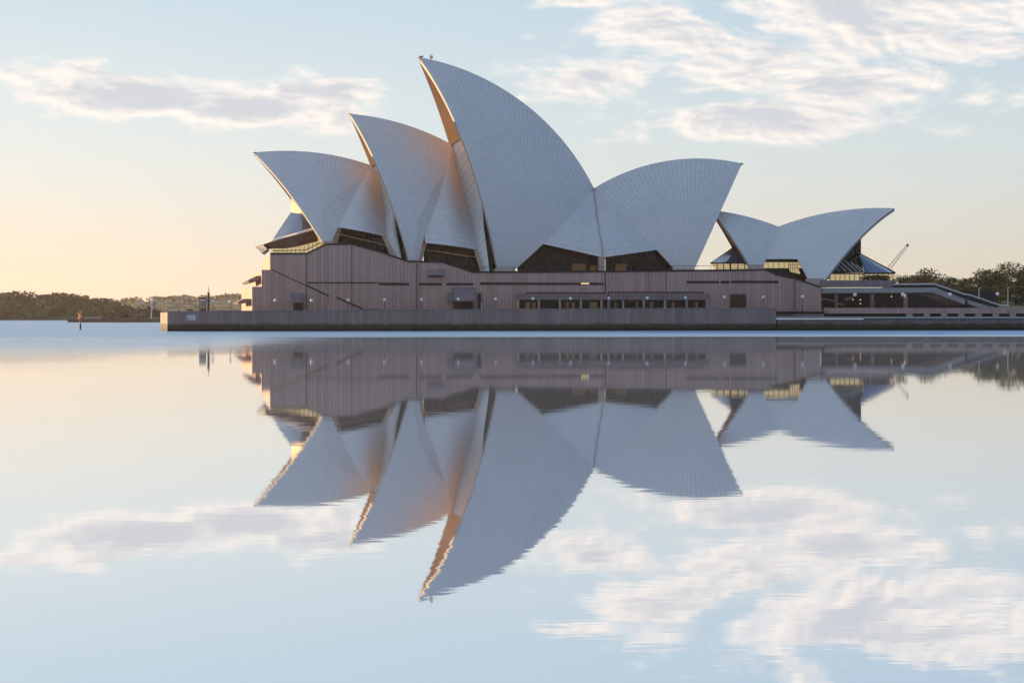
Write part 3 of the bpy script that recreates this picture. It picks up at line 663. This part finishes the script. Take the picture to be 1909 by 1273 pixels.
m = MB(); m.face([Vector((c0.x+1, VS+1.2, 4.12)), Vector((at(1447, 576, VS).x, VS+1.2, 4.12)), Vector((160, -10, 4.12)), Vector((160, 60, 4.12)), Vector((-75, 60, 4.12)), Vector((c1.x+1, -14, 4.12))], 'paving')
pr = m.build('promenade', None); pr.location = (0, 360, 0); pr.rotation_euler = (0, 0, HALL.a); tag(pr, kind='structure')

ter = empty('quay_terrace', (0, 360, 0), HALL.a, 'lower quay terrace with pale ledge over a dark recess right of the sea wall', 'quay')
XR = at(2300, 580, VS).x
m = MB(); p = at(1446, 590.2, VS); m.box(p.x, XR, VS-.6, VS+14, p.z-.45, p.z, 'pale_concrete'); m.build('ledge', ter)
m = MB(); p = at(1450, 592, VS+.4); m.box(p.x, XR, VS+.6, VS+2, -2, p.z-.4, 'seawall_granite')
m.build('recess_wall', ter)
m = MB(); a_ = at(1447.5, 575.8, VS+4); b_ = at(1533, 586, VS+4); zl = at(1446, 590.2, VS).z
m.box(P[-1].x+.01, at(1536, 586, VS+4).x, VS+4, VS+8, zl+.003, at(1500, 585, VS+4).z, 'seawall_granite'); m.build('step_wall', ter)
m = MB(); v = VS+6; p, q = at(1537, 574, v), at(1537, 584.5, v); m.box(p.x, XR, v, v+.5, q.z, p.z, 'granite'); m.build('parapet_wall', ter)
m = MB(); m.box(p.x, XR, v+2.5, v+3, zl+.004, q.z+.3, 'dark_wall'); m.build('slot_shade_wall', ter)  # dark sheet painted for the shade inside the slot
m = MB(); x = at(1690, 588, v).x
while x < XR: m.cut(); m.box(x, x+1.4, v+.02, v+.4, zl+.004, q.z-.004, 'pale_concrete'); x += 4.0
m.build('slot_pier', ter)
m = MB(); zf = at(1600, 575, v).z-.6; m.box(p.x, XR, v+.5, 5, zf-.3, zf, 'paving'); fl_ = m.build('concourse_floor', ter)

br = empty('forecourt_bridge', (0, 360, 0), HALL.a, 'elevated concrete walkway with a ramp sloping down to the right', 'walkway')
vb = -35.0
def bpoly(pts, v0, v1, mt, name, parent=br):
    m = MB(); P = [at(px, py, v0) for px, py in pts]; m.prism(P, [Vector((p.x, v1, p.z)) for p in P], mt); return m.build(name, parent)
bpoly([(1531.5, 537), (1744, 536.2), (1800, 558.5), (1798, 567.5), (1738, 545), (1531.5, 546.5)], vb, vb+10, 'pale_concrete', 'deck_beam')
bpoly([(1531, 522.5), (1665, 523), (1665, 535.5), (1531, 536)], vb-.2, vb+.4, 'hood_granite', 'parapet')
bpoly([(1665.5, 531), (1742, 530.5), (1797, 549.5), (1808, 551), (1866, 571), (1846, 571), (1800, 557.5), (1744, 535.6), (1665.5, 536)], vb+.1, vb+.5, 'dark_metal', 'ramp_parapet')
m = MB(); rp = [at(*p, vb-.1) for p in ((1666, 530.4), (1742, 529.6), (1797, 548.3), (1808, 550), (1864, 569), (1879, 569.6))]
for p, q in zip(rp, rp[1:]): m.tube(p, q, .17, .17, 'rail_white', 6)
m.build('handrail', br)
bpoly([(1804, 556.5), (1862, 575), (1825, 574), (1804, 566)], vb+.2, vb+8, 'pale_concrete', 'ramp_wall')
bpoly([(1796, 560), (1804, 560), (1804, 574), (1796, 574)], vb+.6, vb+3, 'dark_metal', 'pier')
m = MB()
for px in (1600, 1670, 1735): m.cut(); p = at(px, 546, vb+3); m.box(p.x-.3, p.x+.3, vb+18, vb+19, zf, p.z, 'concrete')
m.build('pier', br)
m = MB(); p = at(1533, 545.5, 2); q = at(1860, 575, 2); m.box(p.x, q.x, 2, 3, zf, p.z+.5, 'dark_wall'); m.build('void_shade_wall', br)  # dark sheet, its colour stands in for the deep shade under the deck
m = MB()
for x0, y0, x1, y1 in ((1532, 557, 1546, 559), (1546, 559, 1571, 569.5), (1575, 559, 1590, 555)): m.tube(at(x0, y0, -20), at(x1, y1, -20), .28, .28, 'pale_concrete', 6)
m.build('stair_handrail', br)
for px, py in ((1590, 558.5), (1604, 559), (1604, 566), (1662, 553), (1691, 556)):
    m = MB(); p = at(px, py, -12); m.ball(p, .17, 'amber_lamp', 8); m.tube(p, p+Vector((0, 0, 1.6)), .05, .05, 'dark_metal', 5); m.build('hanging_lamp', br)
for px in (1627,):
    m = MB(); p, q = at(px, 563, -24), at(px+4.5, 573, -24); m.box(p.x, q.x, -24, -23.3, zf, p.z, 'pale_concrete'); m.build('bollard_column', br)
hg = MB()
def leafy(m, c, rx, ry, rz, k, size, mt='leaf', rnd=random, flat=.6):
    for _ in range(k):
        while True:
            x, y, z = rnd.uniform(-1, 1), rnd.uniform(-1, 1), rnd.uniform(-1, 1)
            r2 = x*x+y*y+z*z
            if r2 < 1 and rnd.random() < .25+.75*r2: break
        p = Vector((c[0]+x*rx, c[1]+y*ry, c[2]+z*rz)); s_ = size*rnd.uniform(.5, 1.3)
        n_ = Vector((rnd.uniform(-1, 1), rnd.uniform(-1, 1), rnd.uniform(-.2, 1)*1.2)); n_ = n_.normalized() if n_.length > .01 else Vector((0, 0, 1))
        u = n_.orthogonal().normalized(); u.rotate(Matrix.Rotation(rnd.uniform(0, 6.28), 3, n_)); w = n_.cross(u)
        m.face([p+u*s_, p+w*s_*flat, p-u*s_, p-w*s_*flat], mt)
# clipped hedge and shrubs on the terrace by the restaurant
hd = empty('terrace_hedge', (0, 360, 0), HALL.a, 'low green hedge in front of the glowing restaurant wall', 'hedge')
m = MB()
for i in range(40): px = 1607+i*1.25; c = at(px, 519.5, -33); leafy(m, (c.x, c.y, c.z), .9, .8, .85, 26, .22)
m.build('foliage', hd); m = MB(); p, q = at(1606, 521.8, -33.6), at(1658, 524.5, -33.6); m.box(p.x, q.x, -33.6, -32.4, q.z, p.z, 'hood_granite'); m.build('planter', hd)
m = MB(); bpx = empty('terrace_shrub', (0, 360, 0), HALL.a, 'loose twiggy shrub at the end of the walkway parapet', 'shrub')
m = MB()
for px, py, s_ in ((1672, 518, 1.0), (1679, 521, 1.2), (1685, 517, 1.0), (1675, 524, 1.1), (1683, 525, 1.0)): c = at(px, py, -20); leafy(m, (c.x, c.y, c.z), s_, s_, s_*.9, 60, .2)
m.build('foliage', bpx); m = MB()
for px in (1674, 1679, 1684): m.tube(at(px, 534, -20), at(px+1, 519, -20), .08, .03, 'bark', 5)
m.build('stem', bpx)

# ------------------------------------------------------------------ lamps
def globe_lamp(px, py, v, zb, label, group='white globe lamps along the promenade', r=.37):
    p = at(px, py, v); X = p.x*HALL.c-p.y*HALL.s; Y = 360+p.x*HALL.s+p.y*HALL.c
    o = empty('globe_lamp', (X, Y, zb), 0, label, 'street lamp', group)
    h = p.z-zb
    m = MB(); m.tube((0, 0, 0), (0, 0, .35), .13, .10, 'dark_metal'); m.tube((0, 0, .35), (0, 0, h-r*.9), .055, .045, 'dark_metal'); m.tube((0, 0, h-r*1.05), (0, 0, h-r*.8), .14, .16, 'dark_metal'); m.build('post', o)
    m = MB(); m.ball((0, 0, h), r, 'globe_white', 14); m.build('globe', o); return o
zp = 4.12
LAMPS = [(397, 562, 'globe lamp just right of the tall dark post on the promenade'), (429, 562.5, 'globe lamp left of the sunlit stepped north end'),
 (513, 560, 'globe lamp left of the hooded small door'), (581, 560, 'globe lamp right of the hooded small door below the raking stair line'), (649, 559.5, 'globe lamp at the middle of the raking stair line'),
 (717, 559, 'globe lamp right of the foot of the raking stair line'), (785.5, 558.5, 'globe lamp below the hooded vent'), (854.5, 558, 'globe lamp over the wide dark loading door'),
 (924, 557.5, 'globe lamp on bare wall between loading door and window bay'), (993.5, 557, 'globe lamp before the first opening of the window bay'), (1063.7, 556.5, 'globe lamp before the third opening of the window bay'),
 (1135, 556, 'globe lamp beside the dark slot in the middle of the window bay'), (1206.5, 555.8, 'globe lamp two openings right of the dark slot in the window bay'), (1278, 555, 'globe lamp near the right end of the window bay'),
 (1350.6, 554, 'globe lamp left of the bronze door'), (1422.7, 554, 'globe lamp right of the bronze door'), (1496, 553, 'globe lamp at the right corner of the granite base')]
for px, py, lb in LAMPS: globe_lamp(px, py, VS+2.0, zp, 'white '+lb, r=.34)
for px, py, lb in ((1594, 549.5, 'white globe lamp under the left part of the elevated walkway'), (1683, 549, 'white globe lamp under the middle of the elevated walkway'), (1771, 549, 'white globe lamp against the sloping ramp beam'), (1859.5, 548, 'white globe lamp in front of the trees right of the ramp')):
    globe_lamp(px, py, VS+7.0, zf, lb, 'white globe lamps along the lower quay', r=.42)
for px, y0, y1, lb in ((1825, 537, 556, 'short white pole on the ramp handrail'), (1879, 536, 570, 'taller white pole at the foot of the ramp handrail')):
    p = at(px, y1, vb+1); m = MB(); q = at(px, y0, vb+1); m.tube(p, q, .13, .10, 'rail_white'); m.ball(p, .34 if px > 1850 else .2, 'rail_white', 8); m.tube(q, q+Vector((.7, 0, .12)), .07, .05, 'rail_white', 5)
    o = m.build('light_pole', None); o.location = (0, 360, 0); o.rotation_euler = (0, 0, HALL.a); tag(o, lb, 'pole', 'white poles by the ramp')

# ------------------------------------------------------------------ things at the left end of the promenade
def wpt(px, py, d): return Vector(((px-CX)/F*d, d, H+(HZ-py)/F*d))
def thing_at(name, px, d, zb, label, cat, group=None): return empty(name, ((px-CX)/F*d, d, zb), R_(11), label, cat, group)
sc = 308/F
k = thing_at('ticket_kiosk', 378, 308, zp, 'small open-sided kiosk with flat dark roof on the promenade end', 'kiosk')
m = MB(); m.box(-.75, .75, -.6, .6, 2.55, 2.85, 'dark_metal'); m.build('roof', k)
m = MB(); m.box(-.6, .62, -.45, .45, .55, 2.2, 'concrete'); m.box(-.62, .64, -.47, .47, 2.2, 2.55, 'globe_white'); m.build('cabin', k)
m = MB(); m.box(-.66, .66, -.5, .5, 0, .55, 'roof_tile'); m.build('plinth', k)
for sx in (-.68, .66): m = MB(); m.tube((sx, -.5, 0), (sx, -.5, 2.55), .06, .06, 'dark_metal', 6); m.build('post', k)
k = thing_at('marker_pylon', 389.3, 307, zp, 'tall dark square pylon topped by a thin mast beside the kiosk', 'pylon')
m = MB(); m.box(-.29, .17, -.25, .25, 0, 4.0, 'timber'); m.build('shaft', k)
m = MB(); m.tube((-.05, 0, 4.15), (-.05, 0, 5.35), .09, .03, 'dark_metal', 6); m.build('mast', k)
m = MB(); m.tube((.42, -.2, 0), (.42, -.2, 2.6), .05, .05, 'rail_white', 6); m.build('side_rail', k)
p0 = HALL.at(348, 587.5, VS-.05); p1 = HALL.at(364.5, 596.5, VS-.05)
sg_ = empty('wall_sign', (0, 360, 0), HALL.a, 'pale rectangular notice board fixed to the left end of the sea wall', 'sign')
m = MB(); m.box(p0.x, p1.x, VS-.08, VS-.003, p1.z, p0.z, 'sign_white'); m.build('panel', sg_)
m = MB(); random.seed(3); w = p1.x-p0.x; h = p0.z-p1.z
for i, (a0, a1) in enumerate(((.10, .42), (.08, .92), (.34, .86), (.30, .90))): z = p0.z-h*(.2+.2*i); m.box(p0.x+w*a0, p0.x+w*a1, VS-.085, VS-.081, z-.035, z+.035, 'pale_concrete')
m.box(p0.x+w*.08, p0.x+w*.24, VS-.085, VS-.081, p1.z+h*.12, p1.z+h*.45, 'dark_metal'); m.build('lettering', sg_)
m = MB()
b = thing_at('mooring_bollard', 355, 306, zp, 'dark low bench-like bollard above the notice board on the sea wall', 'bollard')
m.box(-.6, .6, -.3, .3, 0.2, .42, 'dark_metal'); m.build('top', b); m = MB(); m.box(-.45, -.25, -.2, .2, 0, .2, 'dark_metal'); m.box(.25, .45, -.2, .2, 0, .2, 'dark_metal'); m.build('feet', b)
rl = empty('promenade_railing', (0, 360, 0), HALL.a, 'thin metal railing along the left end of the promenade', 'railing')
m = MB(); a_, b_ = at(393, 579.6, VS+.6), at(448, 579.2, VS+.6); m.tube(a_, b_, .035, .035, 'dark_metal', 5); m.build('top_rail', rl); m = MB()
for i in range(9): c = a_.lerp(b_, i/8); m.tube(c, (c.x, c.y, zp), .03, .03, 'dark_metal', 5)
m.build('posts', rl)
# channel marker
d = F*H/(614.5-HZ); cm = empty('channel_marker', ((149.5-CX)/F*d, d, 0), 0, 'red lattice channel marker on a black pile standing in the water', 'channel marker')
s_ = d/F
m = MB(); m.tube((0, 0, -1), (0, 0, 10*s_), 2.4*s_, 1.9*s_, 'black_paint', 10); m.build('pile', cm)
m = MB(); m.tube((0, 0, 10*s_), (0, 0, 30*s_), 1.1*s_, .9*s_, 'red_paint', 8); m.tube((0, 0, 20*s_), (0, 0, 21*s_), 4.2*s_, 4.2*s_, 'red_paint', 10)
for q in range(6): a_ = q*math.pi/3; m.tube((4*s_*math.cos(a_), 4*s_*math.sin(a_), 20*s_), (3.2*s_*math.cos(a_), 3.2*s_*math.sin(a_), 30*s_), .35*s_, .35*s_, 'red_paint', 5)
m.tube((0, 0, 29.5*s_), (0, 0, 30.5*s_), 3.4*s_, 3.4*s_, 'red_paint', 10); m.build('cage', cm)
m = MB(); m.tube((0, 0, 30.5*s_), (0, 0, 34*s_), .9*s_, .9*s_, 'rail_white', 8); m.tube((0, 0, 34*s_), (0, 0, 38*s_), .3*s_, .2*s_, 'dark_metal', 5); m.build('lantern', cm)

# ------------------------------------------------------------------ trees
def tree_mesh(hh, wr, seed, leaves=3200, low=.32):
    r = random.Random(seed); tk = MB(); cr = MB()
    tk.tube((0, 0, -1), (0, 0, hh*.3), hh*.035, hh*.026, 'bark', 8)
    cl_ = []
    for i in range(9):
        a = r.uniform(0, 6.28); rr = r.uniform(.2, .75)*wr; zz = hh*r.uniform(low+.15, .86); e = Vector((rr*math.cos(a), rr*math.sin(a), zz))
        tk.tube((0, 0, hh*.28), e*.9, hh*.016, hh*.005, 'bark', 5); cl_.append((e, r.uniform(.28, .46)*wr))
    cl_.append((Vector((0, 0, hh*.84)), wr*.45))
    for i in range(16):
        a = r.uniform(0, 6.28); rr = r.uniform(.55, 1.0)*wr; zz = hh*(low+r.uniform(0, 1-low-.15)*(1-(rr/wr)**2*.5)); cl_.append((Vector((rr*math.cos(a), rr*math.sin(a), zz)), r.uniform(.16, .32)*wr))
    for c, q in cl_: leafy(cr, c, q*1.15, q*1.15, q*.75, leaves//len(cl_), hh*.03, 'leaf', r)
    return tk, cr
TM = []
for i, (hh, wr, low) in enumerate(((10, 5.2, .28), (10, 6.8, .30), (10, 4.0, .22))):
    tk, cr = tree_mesh(hh, wr, 20+i, 3600, low); t0 = empty('tree', (0, 0, 0)); tk.build('trunk', t0); cr.build('crown', t0); TM.append(t0)
used = set()
TREES = [(1884, 492, 455, 12.5, 1, 'largest rounded tree at the right edge, rising above all the others'), (1829, 502, 470, 10.5, 0, 'spreading airy tree left of the largest tree'),
 (1733, 503, 480, 10.5, 1, 'flat-topped tree above the top of the ramp'), (1767, 516, 500, 8, 0, 'bushy tree right of the flat-topped tree above the ramp'), (1796, 517, 465, 8, 2, 'narrow tree above the middle of the ramp slope'),
 (1706, 512, 520, 8, 0, 'small rounded tree left of the flat-topped tree'), (1688, 516, 540, 7.5, 2, 'small narrow tree behind the twiggy shrub'), (1908, 506, 440, 10, 0, 'tree cut by the right edge of the photo'),
 (1850, 510, 430, 9, 2, 'narrow tree under the left flank of the largest tree'), (1812, 524, 430, 7, 1, 'low broad tree behind the short white pole'), (1752, 524, 450, 6.5, 1, 'low broad tree behind the ramp handrail'),
 (1950, 498, 470, 12, 1, 'tall tree just beyond the right edge'), (1866, 530, 418, 6.5, 0, 'low bushy tree behind the taller white pole'), (1660, 519, 560, 6, 0, 'tiny distant tree beside the glass roof corner'), (1905, 532, 420, 7, 2, 'low dark tree at the right edge below the tall ones'),
 (1780, 532, 440, 7, 1, 'low wide tree between the ramp top and the short white pole'), (1838, 534, 425, 7, 1, 'low wide tree between the two white poles'), (1720, 519, 500, 7, 0, 'bushy tree under the flat-topped tree above the ramp'),
 (1700, 521, 470, 5.5, 1, 'low tree just right of the twiggy shrub'), (1860, 512, 480, 9, 0, 'mid-height tree close on the left of the largest tree')]
for px, py, d, hgt, k, lb in TREES:
    z = H+(HZ-py)/F*d; src = TM[k]
    o = src if k not in used else copy_tree(src); used.add(k)
    o.location = ((px-CX)/F*d, d, z-hgt*.99); o.scale = (hgt/10,)*3; o.rotation_euler = (0, 0, px*.7)
    tag(o, 'dark green '+lb, 'tree', 'trees behind the forecourt')

# ------------------------------------------------------------------ far shores
def shore(name, prof, d, depth, zfun=None, mt='hill_ground'):
    m = MB(); g = []
    for j, (t_, hf) in enumerate(((-.5, -.02), (0, .04), (.12, .35), (.4, .75), (.75, 1.0), (1, .9), (1.6, .2))):
        row = []
        for px, hp in prof:
            z = hp*d/F; X = (px-CX)/F*d; row.append(Vector((X, d+depth*t_, z*hf-.3+(mn.noise(Vector((px*.03, t_*4, d)))*z*.12 if 0 < t_ < 1.5 else 0))))
        g.append(row)
    m.grid(g, mt, flip=True); return tag(m.build(name, None), kind='structure')
left_p = [(x_, 14+30*max(0, 1-abs(x_+60)/330)**.6*1.0) for x_ in range(-1500, 262, 30)]
PL = [(-1500, 70), (-700, 76), (-60, 60), (0, 58), (60, 58), (110, 55), (150, 49), (190, 42), (225, 34), (250, 22), (275, 8)]
def interp(pl, x):
    for (a, b), (c, e) in zip(pl, pl[1:]):
        if a <= x <= c: return b+(e-b)*(x-a)/(c-a)
    return pl[-1][1]
DL = F*H/(597-HZ)
shore('headland', [(x_, interp(PL, x_)*.55) for x_ in range(-1500, 276, 20)], DL, 160)
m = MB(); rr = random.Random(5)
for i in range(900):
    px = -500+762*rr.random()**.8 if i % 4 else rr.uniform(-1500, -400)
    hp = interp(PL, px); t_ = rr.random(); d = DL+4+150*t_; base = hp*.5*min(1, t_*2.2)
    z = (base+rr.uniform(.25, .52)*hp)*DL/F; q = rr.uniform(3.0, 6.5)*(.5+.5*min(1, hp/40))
    c = ((px-CX)/F*d, d, max(1.2, z-q*.6)); leafy(m, c, q*1.1, q, q*.8, 34, 1.35, 'hazed_leaf', rr)
    if t_ < .25: leafy(m, (c[0]+rr.uniform(-6, 6), d, max(1, z*.4)), q*1.2, q, q*.9, 26, 1.3, 'hazed_leaf', rr)
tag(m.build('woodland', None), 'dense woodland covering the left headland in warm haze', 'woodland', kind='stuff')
D2 = 1900
P2 = [(-1700, 40), (120, 36), (200, 38), (260, 41), (320, 44), (370, 44), (400, 46), (450, 50), (700, 46), (1000, 42), (1400, 44), (1700, 50), (2000, 56), (2600, 60)]
shore('far_hills', [(x_, interp(P2, x_)) for x_ in range(-1700, 2600, 20)], D2, 500)
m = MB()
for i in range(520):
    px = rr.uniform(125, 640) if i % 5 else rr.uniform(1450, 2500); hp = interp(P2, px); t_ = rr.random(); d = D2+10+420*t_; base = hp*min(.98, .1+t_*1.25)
    z = base*D2/F; q = rr.uniform(4, 8); leafy(m, ((px-CX)/F*d, d, max(1.5, z)), q*1.3, q, q*.55, 26, 2.0, 'hazed_leaf', rr)
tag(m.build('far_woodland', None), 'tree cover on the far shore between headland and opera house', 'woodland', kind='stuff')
first = None
for i, (px, py, w_, h_) in enumerate(((300, 567, 16, 9), (318, 571, 20, 8), (335, 565, 18, 9), (352, 572, 22, 7), (410, 566, 20, 9), (438, 572, 18, 8), (284, 573, 15, 6), (344, 556, 14, 8), (262, 566, 16, 8), (325, 580, 22, 7), (420, 579, 24, 7))):
    if first is None:
        first = empty('distant_house', (0, 0, 0)); m = MB(); m.box(-.5, .5, -.5, .5, -1.2, .7, 'render_pale'); m.build('walls', first)
        m = MB(); m.prism([Vector((-.56, -.56, .7)), Vector((.56, -.56, .7)), Vector((.3, 0, 1.1)), Vector((-.3, 0, 1.1))], [Vector((-.56, .56, .7)), Vector((.56, .56, .7)), Vector((.3, .001, 1.1)), Vector((-.3, .001, 1.1))], 'roof_tile'); m.build('roof', first); o = first
    else: o = copy_tree(first)
    p = wpt(px, py, D2+60+(580-py)*9); o.location = p; o.scale = (w_*.55, w_*.5, h_*.62)
    tag(o, 'small pale house half hidden in trees on the hazy far shore', 'house', 'houses on the far shore')
# low jetty with trees in front of the headland
DJ = F*H/(601-HZ); jt = empty('stone_jetty', ((206-CX)/F*DJ, DJ, 0), 0, 'low dark stone jetty lying on the water behind the red marker', 'jetty'); s_ = DJ/F
m = MB(); m.box(-80*s_, 81*s_, 0, 14, -1, 7*s_, 'timber'); m.build('jetty_wall', jt)
m = MB(); m.box(-52*s_, -22*s_, 2, 5, 7*s_, 10.5*s_, 'pale_concrete'); m.build('shed', jt)
m = MB(); m.tube((73*s_, 3, 6*s_), (75*s_, 3, 42*s_), .35, .2, 'rail_white', 6); m.ball((75*s_, 3, 42*s_), .9, 'globe_white', 8); m.build('light_mast', jt)
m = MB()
for i in range(34): px = rr.uniform(-44, 78); hp = 14+16*math.exp(-((px-25)/30)**2)-max(0, px-60)*.5; leafy(m, (px*s_, 22+rr.uniform(0, 8), (6+rr.uniform(.2, .85)*hp)*s_), 2.6, 2.6, 1.8, 60, .55, 'hazed_leaf', rr)
gb = m.build('tree_clump', None); gb.location = jt.location; tag(gb, 'clump of grey-green trees standing behind the stone jetty', 'trees', kind='stuff')
m = MB(); m.box(-40*s_, 80*s_, 14.003, 34, -1, 6*s_, 'hill_ground'); o = m.build('jetty_bank', None); o.location = jt.location; tag(o, kind='structure')
# harbour crane, far right
DC = 900; cr = empty('harbour_crane', wpt(1652, 545, DC), 0, 'thin pale crane jib pointing up to the right behind the trees', 'crane'); s_ = DC/F
def rel(px, py): return (wpt(px, py, DC)-wpt(1652, 545, DC))
m = MB()
for a_, b_ in (((1655, 498), (1690, 457)), ((1661, 500), (1693, 459))):
    m.tube(rel(*a_), rel(*b_), .25, .2, 'pale_concrete', 5)
for i in range(12):
    t_ = i/12; p = rel(1655, 498).lerp(rel(1690, 457), t_); q = rel(1661, 500).lerp(rel(1693, 459), t_+.06); m.tube(p, q, .13, .13, 'pale_concrete', 4)
m.build('jib', cr)
m = MB(); p = rel(1692, 457); m.box(p.x-.6, p.x+.6, p.y-.5, p.y+.8, p.z-.7, p.z+.7, 'dark_metal'); m.build('jib_head', cr)
m = MB(); m.tube(rel(1657, 500), rel(1657, 548), .8, 1.0, 'pale_concrete', 6); p = rel(1657, 503); m.box(p.x-1.6, p.x+1.6, -1.5, 1.5, p.z-2.5, p.z, 'pale_concrete'); m.build('mast', cr)
# ground behind the forecourt
m = MB(); g = []
for j, (y_, z_) in enumerate(((385, 4.0), (405, 5.5), (430, 7.0), (500, 9), (650, 13), (900, 14))):
    g.append([Vector((x_, y_+max(0, (150-x_))*.25, z_+mn.noise(Vector((x_*.03, y_*.03, 0)))*.8)) for x_ in range(95, 620, 15)])
m.grid(g, 'lawn', flip=True); m.grid([[Vector((p.x, p.y, -1)) for p in g[0]], g[0]], 'lawn'); tag(m.build('park_ground', None), kind='structure')
o = MB(); o.box(at(2300, 580, VS).x+20, 400, 300, 500, -1, 3, 'paving')

# ------------------------------------------------------------------ water
m = MB(); xs = [-30000, -3000, -600, 0, 600, 3000, 30000]; ys = [-3000, -100, 0, 200, 450, 1200, 4000, 40000]
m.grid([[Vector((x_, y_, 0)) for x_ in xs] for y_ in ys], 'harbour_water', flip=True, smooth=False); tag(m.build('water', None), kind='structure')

# ------------------------------------------------------------------ morning haze
t = mat('morning_haze'); t.nt.nodes.remove(t.p); v = t.node('ShaderNodeVolumePrincipled')
v.inputs['Color'].default_value = (.97, .93, .90, 1); v.inputs['Density'].default_value = .00006; v.inputs['Anisotropy'].default_value = .3
t.nt.links.new(v.outputs[0], t.o.inputs['Volume'])
m = MB(); m.box(-3200, 3200, -60, 3400, -3.5, 84, 'morning_haze'); tag(m.build('haze', None), kind='stuff')
